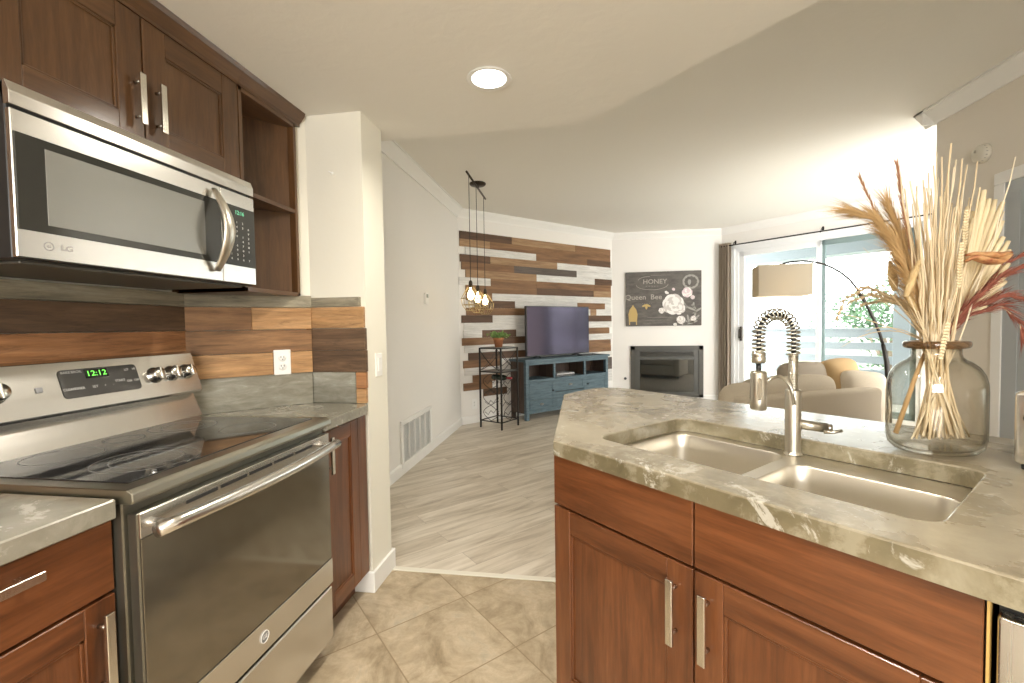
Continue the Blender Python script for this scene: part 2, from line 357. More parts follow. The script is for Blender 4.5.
# ------------------------------------------------------------------ patio door and the balcony outside
def glass_mat(name, tint, refl=0.12, edge=0.5):
    m = bpy.data.materials.new(name); m.use_nodes = True; N, L = m.node_tree.nodes, m.node_tree.links
    for n in list(N): N.remove(n)
    o_ = N.new('ShaderNodeOutputMaterial'); t = N.new('ShaderNodeBsdfTransparent'); gl = N.new('ShaderNodeBsdfGlossy'); mx = N.new('ShaderNodeMixShader')
    lw = N.new('ShaderNodeLayerWeight'); lw.inputs[0].default_value = edge; mr = N.new('ShaderNodeMapRange'); mr.inputs[3].default_value = refl*0.35; mr.inputs[4].default_value = min(1, refl*5)
    pw = N.new('ShaderNodeMath'); pw.operation = 'POWER'; pw.inputs[1].default_value = 2.2
    L.new(lw.outputs['Facing'], pw.inputs[0]); L.new(pw.outputs[0], mr.inputs[0])
    t.inputs[0].default_value = (*tint, 1); gl.inputs['Roughness'].default_value = 0.02; gl.inputs[0].default_value = (0.9, 0.9, 0.9, 1)
    L.new(mr.outputs[0], mx.inputs[0]); L.new(t.outputs[0], mx.inputs[1]); L.new(gl.outputs[0], mx.inputs[2]); L.new(mx.outputs[0], o_.inputs[0]); return m
M_pane = glass_mat('window_glass', (0.93, 0.97, 0.97), 0.08)
dt = thing('sliding_door', None, None, (2.22+0.2/R2, 7.605-0.2/R2, 0), -PI/4); dt['kind'] = 'structure'; dt.name = 'door_2'; WM['door_2'] = WM.pop('sliding_door')
g = G(); g.box(0.20, 0.26, 0.02, 0.13, 0, 2.42, 0.004).box(2.36, 2.42, 0.02, 0.13, 0, 2.42, 0.004).box(0.20, 2.42, 0.02, 0.13, 2.36, 2.42, 0.004).box(0.2, 2.42, 0.02, 0.13, 0, 0.05, 0.004)
g.box(0.14, 0.21, -0.012, 0.0, 0, 2.48, 0.003).box(2.41, 2.48, -0.012, 0, 0, 2.48, 0.003).box(0.14, 2.48, -0.012, 0, 2.41, 2.48, 0.003)
g.build('door_frame', M_vinyl, dt, TW)
g = G(); g.box(0.26, 0.34, 0.03, 0.065, 0.05, 2.36, 0.004).box(1.31, 1.37, 0.03, 0.065, 0.05, 2.36, 0.004).box(0.26, 1.37, 0.03, 0.065, 2.28, 2.36, 0.004).box(0.26, 1.37, 0.03, 0.065, 0.05, 0.14, 0.004)
sp = g.build('sliding_panel', M_vinyl, dt, TW)
G().box(0.34, 1.31, 0.045, 0.050, 0.14, 2.28).build('pane', M_pane, sp, TW)
g = G().box(0.285, 0.315, -0.005, 0.03, 0.98, 1.20, 0.006); g.tube([(0.30, -0.002, 1.01), (0.30, -0.045, 1.03), (0.30, -0.045, 1.15), (0.30, -0.002, 1.17)], 0.009, 8)
g.build('handle', mat('bronze_handle', (0.05, 0.04, 0.03), 0.4, 0.6), sp, TW)
g = G(); g.box(1.35, 1.40, 0.08, 0.115, 0.05, 2.36, 0.004).box(2.29, 2.36, 0.08, 0.115, 0.05, 2.36, 0.004).box(1.35, 2.36, 0.08, 0.115, 2.29, 2.36, 0.004).box(1.35, 2.36, 0.08, 0.115, 0.05, 0.13, 0.004)
fp_ = g.build('fixed_panel', mat('door_weatherstrip', (0.20, 0.27, 0.27), 0.5), dt, TW)
G().box(1.40, 2.29, 0.095, 0.10, 0.13, 2.29).build('pane', M_pane, fp_, TW)

M_ext = mat('dimmed_exterior_white', (0.38, 0.415, 0.44), 0.6)  # white paint greyed in its colour to stand in for dimmer daylight
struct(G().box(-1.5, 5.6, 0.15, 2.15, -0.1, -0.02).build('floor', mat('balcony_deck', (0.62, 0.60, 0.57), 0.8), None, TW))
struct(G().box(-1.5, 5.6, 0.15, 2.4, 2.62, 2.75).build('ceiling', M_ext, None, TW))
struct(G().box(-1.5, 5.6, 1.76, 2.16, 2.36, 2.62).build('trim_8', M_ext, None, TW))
rt_ = thing('balcony_railing', 'white horizontal board railing along the balcony outside the patio door', 'railing', tuple(TW @ Vector((1.5, 2.05, -0.02))), -PI/4)
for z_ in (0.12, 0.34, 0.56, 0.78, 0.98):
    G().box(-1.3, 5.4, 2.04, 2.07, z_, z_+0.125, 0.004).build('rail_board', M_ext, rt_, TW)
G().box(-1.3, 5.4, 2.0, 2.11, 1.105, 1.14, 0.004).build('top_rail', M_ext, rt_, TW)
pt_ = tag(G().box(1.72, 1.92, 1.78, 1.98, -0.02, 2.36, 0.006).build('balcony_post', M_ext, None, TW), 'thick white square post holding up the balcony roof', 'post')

def leaf_tree(name, label, x, y, zc, r, n, col, group, trunk=True):
    t = thing(name, label, 'tree', (x, y, -3.2), 0, group)
    m = mat(name+'_leaves', col, 0.6); v_ = coords(m); setc(m, ramp(m, tex(m, v_, 1.6, 3), [(0.35, tuple(c_*0.6 for c_ in col)), (0.65, tuple(min(1, c_*1.5) for c_ in col))]))
    g = G(); R = random.Random(int(x*100+y))
    blobs = [(Vector((x+R.gauss(0, .42)*r, y+R.gauss(0, .42)*r, zc+R.gauss(0, .42)*r)), r*R.uniform(.3, .55)) for _ in range(11)]
    for i in range(n):
        c_, rb = R.choice(blobs); d = Vector((R.gauss(0, 1), R.gauss(0, 1), R.gauss(0, 1))).normalized()*rb*R.uniform(.6, 1.05); q = c_+d
        a = Vector((R.gauss(0, 1), R.gauss(0, 1), R.gauss(0, 1))).normalized()*R.uniform(.05, .10); b = a.orthogonal().normalized()*R.uniform(.025, .05)
        vs = [g.bm.verts.new(q+e) for e in (-a, b, a, -b)]; g.bm.faces.new(vs)
    g.build('foliage', m, t)
    g = G().tube([(x, y, -3.2), (x+.08, y, zc-r*.8), (x-.1, y+.1, zc)], [.16, .11, .05], 8)
    for c_, rb in blobs[:6]: g.tube([(x, y, zc-r*.6), tuple((Vector((x, y, zc-r*.3))+c_)/2), tuple(c_)], [.06, .04, .02], 6)
    g.build('trunk', mat(name+'_bark', (0.25, 0.19, 0.14), 0.9), t)
def wp(x, y): q = TW @ Vector((x, y, 0)); return q.x, q.y
for i, (a, b, zc, r, n, col, lb) in enumerate([
    (0.3, 7.5, 0.9, 1.5, 2600, (0.08, 0.15, 0.075), 'round leafy green tree at the left edge of the patio door view'),
    (3.2, 7.2, 0.7, 1.35, 2400, (0.10, 0.17, 0.09), 'bushy pale green tree seen behind the lamp shade'),
    (6.6, 9.0, 1.4, 2.2, 2600, (0.10, 0.155, 0.09), 'tall loose tree seen beyond the arched lamp pole'),
    (10.0, 8.0, 1.6, 2.0, 2200, (0.09, 0.15, 0.085), 'spreading tree seen behind the dried plumes')]):
    x, y = wp(a, b); leaf_tree('garden_tree', lb, x, y, zc, r, n, col, 'trees beyond the balcony')
bt = thing('neighbour_building', 'pale low building beyond the balcony railing', 'building', (*wp(1.5, 11), -3.2), -PI/4)
G().box(-3, 6.5, 13, 17, -3.2, 0.2).build('building_wall', mat('pale_stucco', (0.72, 0.70, 0.66), 0.8), bt, TW)
G().prism([(12.6, 0.2), (15, 1.0), (17.4, 0.2)], -3.3, 6.8, 'x').build('roof', mat('pale_roof', (0.55, 0.52, 0.50), 0.8), bt, TW)
struct(G().box(-40, 60, 2.3, 90, -3.35, -3.2).build('floor', mat('garden_ground', (0.34, 0.36, 0.27), 0.9), None, TW))

# curtain and rod
ct = thing('curtain', 'taupe grommet curtain gathered at the left of the patio door', 'curtain', tuple(TW @ Vector((0.08, -0.09, 0.02))), -PI/4)
g = G(); t = bmesh.new(); n = 56; top = []; bot = []
for i in range(n+1):
    s_ = i/n; x = 0.0+0.19*s_; y = -0.09+0.036*math.sin(s_*PI*9)
    top.append(t.verts.new((x, y, 2.50))); bot.append(t.verts.new((x*1.05-0.004, y*1.02+0.01*math.sin(i*.9), 0.02)))
for i in range(n): t.faces.new((top[i], top[i+1], bot[i+1], bot[i]))
r_ = bmesh.ops.solidify(t, geom=t.faces[:], thickness=0.003); g.merge(t, 0, None, True)
mc = mat('taupe_linen', (0.62, 0.52, 0.41), 0.9); v_ = coords(mc, (60, 60, 8)); bump(mc, tex(mc, v_, 4, 3), 0.15, 0.003)
g.build('curtain_cloth', mc, ct, TW)
g = G()
for k in range(4):
    g.tube([(0.02+0.045*k, -0.09+0.02*math.cos(a), 2.455+0.02*math.sin(a)) for a in [2*PI*j/10 for j in range(11)]], 0.003, 5)
g.build('grommet', M_iron, ct, TW)
rd = thing('curtain_rod', 'thin black curtain rod running above the patio door', 'rod', tuple(TW @ Vector((1.3, -0.09, 2.455))), -PI/4)
G().cyl((0.03, -0.09, 2.455), (2.62, -0.09, 2.455), 0.009).build('rod', M_iron, rd, TW)
g = G().lathe([(0, -.02), (.014, -.012), (.018, 0), (.014, .012), (0, .02)], M=Matrix.Translation((2.64, -.09, 2.455)) @ Matrix.Rotation(PI/2, 4, 'Y'), seg=12); g.build('finial', M_iron, rd, TW)
for xx in (0.22, 1.4, 2.52):
    G().tube([(xx, 0.0, 2.50), (xx, -0.05, 2.50), (xx, -0.09, 2.443)], 0.005, 6).box(xx-.012, xx+.012, -0.006, 0, 2.47, 2.53).build('bracket', M_iron, rd, TW)

# ------------------------------------------------------------------ kitchen, left run (frame TL: x along the wall, y into the wall)
def shaker(g, x0, x1, z0, z1, y, th=0.02, st=0.062, rec=0.009):
    # material 0 = vertical grain, 1 = horizontal grain
    b = 0.0018
    g.box(x0, x0+st, y, y+th, z0, z1, b, 0); g.box(x1-st, x1, y, y+th, z0, z1, b, 0)
    g.box(x0+st, x1-st, y, y+th, z1-st, z1, b, 1); g.box(x0+st, x1-st, y, y+th, z0, z0+st, b, 1)
    g.box(x0+st, x1-st, y+rec, y+th-0.002, z0+st, z1-st, 0, 0)
    for (a0, a1, c0, c1) in ((x0+st, x0+st+.007, z0+st, z1-st), (x1-st-.007, x1-st, z0+st, z1-st)):
        g.box(a0, a1, y+rec*.45, y+rec, c0, c1, 0.001, 0)
    g.box(x0+st, x1-st, y+rec*.45, y+rec, z0+st, z0+st+.007, 0.001, 1); g.box(x0+st, x1-st, y+rec*.45, y+rec, z1-st-.007, z1-st, 0.001, 1)
    return g
def pull(parent, T, x, z0, z1, y, horiz=False, w=0.018, off=0.032):
    g = G()
    if horiz:
        g.box(z0, z1, y-off, y-off+0.009, x-w/2, x+w/2, 0.0012)
        for q in (z0+0.02, z1-0.03): g.box(q, q+0.01, y-off+0.009, y, x-w/2+.003, x+w/2-.003)
    else:
        g.box(x-w/2, x+w/2, y-off, y-off+0.009, z0, z1, 0.0012)
        L_ = z1-z0
        for q in (z0+L_*.16, z1-L_*.16): g.cyl((x, y-off+0.008, q), (x, y, q), 0.005, seg=10)
    return g.build('handle', M_pull, parent, T)

# base cabinet left of the range
FY = 1.005
cb = thing('base_cabinet', 'red brown base cabinet with drawer over door at the left of the range', 'cabinet', tuple(TL @ Vector((0.5, FY+.02, 0))), PI/2)
G().box(0.20, 0.811, FY+.021, 1.628, 0.10, 0.868, 0.001).box(0.20, 0.811, FY+.08, 1.628, 0.0, 0.10).build('body', M_cherry_v, cb, TL)
d = G().box(0.205, 0.808, FY, FY+.02, 0.712, 0.864, 0.002).build('drawer', M_cherry_h, cb, TL)
pull(d, TL, 0.825, 0.42, 0.665, FY, True)
d = shaker(G(), 0.205, 0.808, 0.11, 0.705, FY).build('door', [M_cherry_v, M_cherry_h], cb, TL)
pull(d, TL, 0.772, 0.50, 0.683, FY)
# base cabinet right of the range
cb = thing('base_cabinet', 'narrow red brown base cabinet between the range and the white pier', 'cabinet', tuple(TL @ Vector((1.75, FY+.02, 0))), PI/2)
G().prism([(1.585, FY+.021), (1.965, FY+.021), (1.965, 1.27), (1.60, 1.615), (1.585, 1.615)], 0.10, 0.868, 'z').prism([(1.585, FY+.08), (1.962, FY+.08), (1.962, 1.27), (1.60, 1.615), (1.585, 1.615)], 0.0, 0.10, 'z').build('body', M_cherry_v, cb, TL)
d = shaker(G(), 1.595, 1.880, 0.115, 0.860, FY).build('door', [M_cherry_v, M_cherry_h], cb, TL)
pull(d, TL, 1.628, 0.69, 0.838, FY)
G().box(1.884, 1.960, FY+.002, FY+.02, 0.115, 0.862, 0.001).build('filler_strip', M_cherry_v, cb, TL)
# worktops
g = G().box(0.20, 0.801, 0.982, 1.628, 0.872, 0.914, 0.003, 0)
tag(g.build('worktop', M_concl, None, TL), 'grey concrete worktop left of the range with chipped front edge', 'worktop')
g = G().prism([(1.580, 0.978), (1.925, 0.978), (1.950, 1.003), (1.980, 1.003), (1.980, 1.283), (1.62, 1.628), (1.580, 1.628)], 0.872, 0.914, 'z', 0, 0.003)
tag(g.build('worktop', M_concl, None, TL), 'small angled concrete worktop between the range and the white pier', 'worktop')
# metal upstands
g = G().prism([(1.62+.012, 1.628-.002), (1.98-.012, 1.283-.002), (1.98-.012-.008, 1.283-.012), (1.62+.002, 1.615)], 0.915, 1.062, 'z')
g.box(1.60, 1.626, 1.612, 1.627, 0.915, 1.062)
u = g.build('backsplash_upstand', M_galv, None, TL); tag(u, 'dull metal upstand on the diagonal wall below the wood boards', 'upstand')
u = G().box(1.966, 1.983, 1.053, 1.285, 0.915, 1.062, 0.002).build('backsplash_upstand', M_galv, None, TL); tag(u, 'short streaked metal upstand on the pier wall beside the worktop end', 'upstand')
# reclaimed wood boards of the backsplash
WB = [wood('barn_board_dark', (0.06, 0.035, 0.02), (0.13, 0.075, 0.04), (0.20, 0.12, 0.07), 'x', 0.7, 1.0, coat=0),
      wood('barn_board_orange', (0.24, 0.10, 0.035), (0.38, 0.175, 0.07), (0.50, 0.26, 0.12), 'x', 0.6, 1.0, coat=0),
      wood('barn_board_honey', (0.30, 0.155, 0.06), (0.46, 0.26, 0.115), (0.58, 0.36, 0.18), 'x', 0.6, 1.0, coat=0),
      wood('barn_board_brown', (0.14, 0.07, 0.03), (0.26, 0.135, 0.06), (0.36, 0.20, 0.095), 'x', 0.65, 1.0, coat=0),
      wood('barn_board_grey', (0.16, 0.14, 0.10), (0.30, 0.27, 0.20), (0.42, 0.39, 0.31), 'x', 0.7, 1.2, coat=0)]
for m_ in WB: weather(m_)
bsp = thing('wood_backsplash', 'reclaimed wood board backsplash running behind the range to the white pier', 'backsplash', tuple(TL @ Vector((1.0, 1.63, 0.9))), PI/2)
g = G()
g.box(-0.6, 1.618, 1.606, 1.629, 1.369, 1.424, 0.001, 4)
for a, b, z0_, z1_, mt in [(-0.6, 1.617, 1.270, 1.367, 0), (-0.6, 0.62, 1.062, 1.268, 1), (0.62, 1.617, 1.165, 1.268, 1), (0.62, 1.617, 1.062, 1.163, 3), (-0.6, 1.617, 0.915, 1.06, 1)]:
    g.box(a, b, 1.604+random.random()*.003, 1.629, z0_, z1_, 0.0015, mt)
g.build('long_wall_boards', WB, bsp, TL)
# diagonal part: frame along (1,1) from (-1.63,1.62)
TD = Matrix.Translation((WX, 1.62, 0)) @ Matrix.Rotation(PI/4, 4, 'Z')
Ld = 0.345*R2+0.02
g = G().box(0.01, Ld-.01, -0.022, -0.001, 1.369, 1.424, 0.001, 4)
for z0_, z1_, mt in [(1.268, 1.367, 3), (1.166, 1.266, 3), (1.064, 1.164, 2)]:
    x = 0.01
    for x1 in ((0.25, Ld-.012) if mt == 3 and z0_ > 1.2 else (0.33, Ld-.012) if mt == 2 else (Ld-.012,)):
        g.box(x, x1-.001, -0.024, -0.001, z0_, z1_, 0.0015, mt if x < .2 else (2 if z0_ > 1.2 else mt)); x = x1
g.build('corner_boards', WB, bsp, TD, True)
Ti = Matrix.Identity(4)
g = G().box(-1.290, -1.026, 1.962, 1.984, 1.372, 1.415, 0.001, 4)
g.box(-1.294, -1.007, 1.961, 1.984, 1.270, 1.369, 0.0015, 2).box(-1.296, -1.000, 1.960, 1.984, 1.166, 1.268, 0.0015, 0).box(-1.296, -0.998, 1.960, 1.984, 1.063, 1.164, 0.0015, 0)
g.box(-1.050, -1.000, 1.962, 1.984, 0.985, 1.061, 0.0015, 1).box(-1.050, -1.002, 1.962, 1.984, 0.915, 0.983, 0.0015, 2)
g.build('pier_boards', WB, bsp, Ti, True)
# outlet on the diagonal
def outlet(T, x, z, y, label, s=1.0, sw=False, name='wall_outlet', cat='outlet'):
    o_ = thing(name, label, cat, tuple(T @ Vector((x, y, z))), T.to_euler().z)
    G().box(x-.035*s, x+.035*s, y-.006, y, z-.057*s, z+.057*s, 0.002).build('plate', M_white, o_, T)
    g = G()
    if sw:
        g.box(x-.017, x+.017, y-.010, y-.006, z-.033, z+.033, 0.002); g.build('rocker', M_white, o_, T)
    else:
        for dz in (-.02, .02):
            g.lathe([(0, 0), (.0155, 0), (.0165, .002)], seg=20, M=Matrix.Translation((x, y-.0085, z+dz)) @ Matrix.Rotation(-PI/2, 4, 'X'))
            for dx in (-.006, .006): g.box(x+dx-.0012, x+dx+.0012, y-.0092, y-.0084, z+dz, z+dz+.009, 0, 1)
            g.box(x-.002, x+.002, y-.0092, y-.0084, z+dz-.008, z+dz-.004, 0, 1)
        g.build('sockets', [M_white, M_dark], o_, T)
    return o_
outlet(TD, 0.365, 1.118, -0.0245, 'white double outlet on the wood backsplash right of the range')
TP = Matrix.Rotation(PI/2, 4, 'Z')
outlet(TP, 2.10, 1.085, 1.003, 'white rocker light switch on the side of the white pier', 1.0, True, 'light_switch', 'switch')

# ------------------------------------------------------------------ range
rg = thing('electric_range', 'stainless steel freestanding range with black glass cooktop', 'range', tuple(TL @ Vector((1.19, 0.98, 0))), PI/2)
G().box(0.813, 1.572, 0.985, 1.600, 0.06, 0.900, 0.003).box(0.84, 1.55, 1.03, 1.58, 0.0, 0.06).build('body', M_dsteel, rg, TL)
g = G().prism([(0.985, 0.898), (0.955, 0.898), (0.950, 0.905), (0.952, 0.922), (0.965, 0.930), (1.560, 0.930), (1.560, 0.898)], 0.808, 1.577, 'x', 0, 0.002)
g.build('cooktop_frame', steel('cooktop_rim_steel', (0.36, 0.345, 0.29), 0.3, 'x'), rg, TL)
gl_ = G().box(0.845, 1.54, 1.005, 1.525, 0.929, 0.9325, 0.001).build('cooktop_glass', M_glassblk, rg, TL)
M_ring = mat('burner_ring_print', (0.13, 0.127, 0.124), 0.3)
for (x, y, r, r2) in [(1.01, 1.135, 0.115, 0.078), (1.37, 1.135, 0.085, 0), (1.01, 1.40, 0.085, 0), (1.37, 1.39, 0.098, 0.06), (1.19, 1.42, 0.05, 0)]:
    g = G()
    for q in (r, r2):
        if q: g.lathe([(q-.0016, 0), (q-.0016, .0004), (q+.0016, .0004), (q+.0016, 0)], (x, y, 0.9325), 64, smooth=False)
    g.build('burner_ring', M_ring, rg, TL)
# backguard: sloped control panel with a recess below it
g = G().prism([(1.505, 0.93), (1.560, 0.93), (1.602, 0.93), (1.602, 1.176), (1.570, 1.188), (1.548, 1.180), (1.500, 1.035), (1.506, 1.025), (1.545, 1.020)], 0.812, 1.575, 'x', 0, 0.0015)
g.build('backguard', M_steel, rg, TL)
# control panel plane: from (y 1.500,z 1.035) to (y 1.548,z 1.180)
pv = Vector((0, 0.048, 0.145)).normalized(); pn = Vector((0, -0.145, 0.048)).normalized()
def PM(x, s_, off=0.0):  # matrix for a text-like plane: local x -> x, y -> up the panel, z -> out
    o_ = Vector((x, 1.500, 1.035))+pv*s_+pn*off
    return Matrix(((1, 0, pn.x, o_.x), (0, pv.y, pn.y, o_.y), (0, pv.z, pn.z, o_.z), (0, 0, 0, 1)))
g = G()
t = bmesh.new(); vs = []
for (cx_, cy_, a0) in ((1.325, .115, 0), (1.112, .115, 90), (1.112, .05, 180), (1.325, .05, 270)):
    for k in range(5):
        a = math.radians(a0+k*22.5); vs.append(t.verts.new(PM(cx_+.012*math.cos(a), cy_+.012*math.sin(a), .0015) @ Vector((0, 0, 0))))
f_ = t.faces.new(vs); bmesh.ops.solidify(t, geom=[f_], thickness=0.003); g.merge(t)
dp = g.build('control_display', mat('grey_control_panel', (0.13, 0.125, 0.115), 0.35), rg, TL)
g = G(); g.box(1.168, 1.236, -.0, 0, 0, 0); g.bm.clear()
t = bmesh.new(); bmesh.ops.create_grid(t, x_segments=1, y_segments=1, size=.5); g.merge(t, 0, PM(1.205, .108, .0034) @ Matrix.Diagonal((.068, .028, 1, 1)))
g.build('clock_window', mat('clock_black', (0.005, 0.01, 0.005), 0.2), dp, TL)
g = G(); g.merge(text_bm('12:12', 0.024, 0.0003, PM(1.205, .108, .0042), 1.15, 0))
g.build('clock_digits', mat('green_led', (0.05, 0.5, 0.05), 0.4, emit=(0.25, 1.0, 0.12), es=1.1), dp, TL)
M_print = mat('white_print', (0.7, 0.7, 0.68), 0.5)
g = G()
for (x, s_, tx) in [(1.12, .118, 'BAKE'), (1.15, .118, 'BROIL'), (1.118, .065, 'CLEAN'), (1.145, .065, 'TIMER'), (1.19, .065, 'SET'), (1.22, .065, '+'), (1.245, .065, '-'), (1.27, .075, 'START'), (1.30, .11, 'LO'), (1.325, .11, 'HI'), (1.30, .07, 'ON'), (1.325, .07, 'OFF')]:
    g = G(); g.merge(text_bm(tx, 0.011, 0.0001, PM(x, s_, .0036))); g.build('panel_print', M_print, dp, TL)
for x in (0.87, 0.945, 1.395, 1.462, 1.525):
    g = G(); Mk = PM(x, .079, 0) 
    g.lathe([(.029, 0), (.029, .003), (.024, .006), (.0235, .026), (.021, .030), (0, .031)], seg=28, M=Mk); g.box(-.003, .003, -.021, .021, .028, .036, .001, 0, M=Mk)
    g.build('knob', steel('knob_steel', (0.70, 0.68, 0.63), 0.2, 'z') if x == 0.87 else bpy.data.materials['knob_steel'], rg, TL)
g = G(); Mk = PM(1.045, .075, .001); g.box(-.008, .008, -.008, .008, 0, .003, .001, 0, M=Mk); g.build('light_button', mat('button_grey', (.3, .3, .3), .4), rg, TL)
# oven door
g = G().box(0.822, 1.563, 0.958, 0.985, 0.295, 0.872, 0.003)
od = g.build('oven_door', M_dsteel, rg, TL)
G().box(0.826, 1.560, 0.9545, 0.958, 0.392, 0.815, 0.001).build('door_glass', M_oven, od, TL)
G().box(0.824, 1.561, 0.953, 0.958, 0.817, 0.872, 0.001).build('top_strip', M_steel, od, TL)
g = G()
for k in range(5): g.box(0.94+k*0.105, 1.035+k*0.105, 0.9522, 0.9532, 0.848, 0.857)
g.build('vent_slots', M_dark, od, TL)
G().box(0.824, 1.561, 0.952, 0.958, 0.297, 0.390, 0.001).build('bottom_strip', M_steel, od, TL)
g = G(); hp = []
for k in range(15):
    s_ = k/14; hp.append((0.826+s_*0.722, 0.912-0.028*math.sin(s_*PI), 0.838))
g.tube(hp, 0.0165, 14); g.cyl((0.862, 0.91, .838), (0.862, 0.955, .838), .010, seg=12).cyl((1.528, 0.91, .838), (1.528, 0.955, .838), .010, seg=12)
g.build('door_handle', M_steel, od, TL)
g = G(); Mz = Matrix.Translation((1.185, 0.951, 0.345)) @ Matrix.Rotation(PI/2, 4, 'X')
g.lathe([(0, 0), (.0155, 0), (.0165, .001), (.0175, 0)], seg=28, M=Mz, mat=0); g.lathe([(.0158, 0.0), (.0158, .0018), (.0178, .0018), (.0178, 0)], seg=28, M=Mz, mat=1)
g.merge(text_bm('GE', 0.017, 0.0003, Mz @ Matrix.Translation((0, 0, .0012))), 1)
g.build('logo_badge', [mat('badge_grey', (.25, .25, .26), .3, .6), M_white], od, TL)
G().box(0.822, 1.563, 0.957, 0.985, 0.078, 0.280, 0.004).build('storage_drawer', M_steel, rg, TL)

# ------------------------------------------------------------------ microwave over the range
mwv = thing('microwave', 'stainless over the range microwave with black glass door', 'microwave', tuple(TL @ Vector((1.18, 1.22, 1.435))), PI/2)
G().box(0.812, 1.545, 1.235, 1.625, 1.435, 1.822, 0.003).build('body', M_dark, mwv, TL)
g = G().prism([(1.24, 1.770), (1.222, 1.770), (1.222, 1.800), (1.232, 1.823), (1.25, 1.824)], 0.812, 1.545, 'x', 0, 0.001).build('vent_panel', M_steel, mwv, TL)
dr = G().box(0.812, 1.386, 1.222, 1.236, 1.438, 1.762, 0.002).build('door', M_steel, mwv, TL)
G().box(0.816, 1.384, 1.2195, 1.223, 1.500, 1.713, 0.001).build('door_glass', M_mwglass, dr, TL)
mm = mat('mesh_window', (0.30, 0.31, 0.30), 0.22, 0.5); v_ = coords(mm, (1, 1, 1)); 
wv = nt(mm)[0].new('ShaderNodeTexChecker'); wv.inputs['Scale'].default_value = 900; nt(mm)[1].new(v_, wv.inputs[0]); wv.inputs[1].default_value = (.30, .30, .28, 1); wv.inputs[2].default_value = (.22, .22, .205, 1); setc(mm, wv.outputs[0])
g = G().box(0.872, 1.315, 1.2185, 1.220, 1.518, 1.693, 0.0005); g.build('viewing_window', mm, dr, TL)
g = G(); hp = []
for k in range(17):
    s_ = k/16; hp.append((1.350, 1.212-0.052*math.sin(s_*PI), 1.470+s_*0.272))
g.tube(hp, [0.012+0.011*math.sin(PI*k/16) for k in range(17)], 12, flat=0.5)
g.build('handle', M_nickel, dr, TL)
g = G(); Mz = Matrix.Translation((0.905, 1.2215, 1.470)) @ Matrix.Rotation(PI/2, 4, 'X')
g.lathe([(.0085, 0), (.0085, .0006), (.0102, .0006), (.0102, 0)], seg=24, M=Mz @ Matrix.Translation((-.032, 0, 0))); g.merge(text_bm('LG', 0.018, 0.0003, Mz @ Matrix.Translation((0.005, 0, 0)), 1.2, .0006)); g.merge(text_bm('G', 0.010, 0.0003, Mz @ Matrix.Translation((-.032, 0, 0))))
g.build('logo_print', mat('logo_grey', (.35, .34, .33), .4), dr, TL)
cp = G().box(1.388, 1.545, 1.222, 1.236, 1.438, 1.762, 0.002).build('control_section', M_steel, mwv, TL)
G().box(1.390, 1.543, 1.2195, 1.223, 1.500, 1.713, 0.001).build('control_glass', M_mwglass, cp, TL)
g = G(); Mz = Matrix.Translation((1.468, 1.219, 1.690)) @ Matrix.Rotation(PI/2, 4, 'X'); g.merge(text_bm('12:16', 0.020, 0.0002, Mz))
g.build('clock_digits', mat('teal_led', (.05, .3, .2), .4, emit=(.25, .85, .45), es=.7), cp, TL)
g = G()
for i in range(9):
    for j in range(4):
        x = 1.425+j*0.028; z_ = 1.655-i*0.0165
        if (i*4+j) % 7 == 3: continue
        Mz = Matrix.Translation((x, 1.219, z_)) @ Matrix.Rotation(PI/2, 4, 'X'); g = G(); g.merge(text_bm(str((i*3+j) % 10), 0.0105, 0.0002, Mz, 1.3)); g.build('keypad_print', M_print, cp, TL)
G().box(0.84, 1.52, 1.26, 1.60, 1.428, 1.436, 0.002).build('grease_filter', mat('filter_grey', (.11, .105, .09), .5, .4), mwv, TL)

# ------------------------------------------------------------------ upper cabinets
uc = thing('wall_cabinet', 'shaded cherry two door wall cabinet above the microwave', 'cabinet', tuple(TL @ Vector((1.19, 1.30, 1.83))), PI/2)
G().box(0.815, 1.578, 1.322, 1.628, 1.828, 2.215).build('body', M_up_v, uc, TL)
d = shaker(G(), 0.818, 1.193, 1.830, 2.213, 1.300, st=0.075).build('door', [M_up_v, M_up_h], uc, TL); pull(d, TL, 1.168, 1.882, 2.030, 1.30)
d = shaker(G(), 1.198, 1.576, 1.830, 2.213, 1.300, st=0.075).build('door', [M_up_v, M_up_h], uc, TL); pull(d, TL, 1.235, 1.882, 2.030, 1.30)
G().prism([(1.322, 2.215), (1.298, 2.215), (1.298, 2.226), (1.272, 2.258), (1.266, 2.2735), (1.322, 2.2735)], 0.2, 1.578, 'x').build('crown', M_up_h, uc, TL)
uc2 = thing('wall_cabinet', 'shaded cherry wall cabinet at the far left of the photo', 'cabinet', tuple(TL @ Vector((0.5, 1.30, 1.83))), PI/2)
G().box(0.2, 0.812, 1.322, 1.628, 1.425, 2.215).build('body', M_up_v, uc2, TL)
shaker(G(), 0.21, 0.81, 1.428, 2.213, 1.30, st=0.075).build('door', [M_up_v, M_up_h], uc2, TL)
us = thing('open_shelf_cabinet', 'shaded cherry open shelf cabinet right of the microwave', 'cabinet', tuple(TL @ Vector((1.76, 1.30, 1.42))), PI/2)
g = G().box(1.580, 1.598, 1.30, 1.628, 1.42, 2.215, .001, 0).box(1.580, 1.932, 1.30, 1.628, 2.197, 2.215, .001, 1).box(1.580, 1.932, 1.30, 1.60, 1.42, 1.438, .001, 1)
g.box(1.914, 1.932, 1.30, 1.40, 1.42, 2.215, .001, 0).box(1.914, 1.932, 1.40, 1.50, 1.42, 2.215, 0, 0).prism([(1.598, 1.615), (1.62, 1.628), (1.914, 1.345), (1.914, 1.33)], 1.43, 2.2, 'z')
us_b = g.build('body', [M_up_v, M_up_h], us, TL)
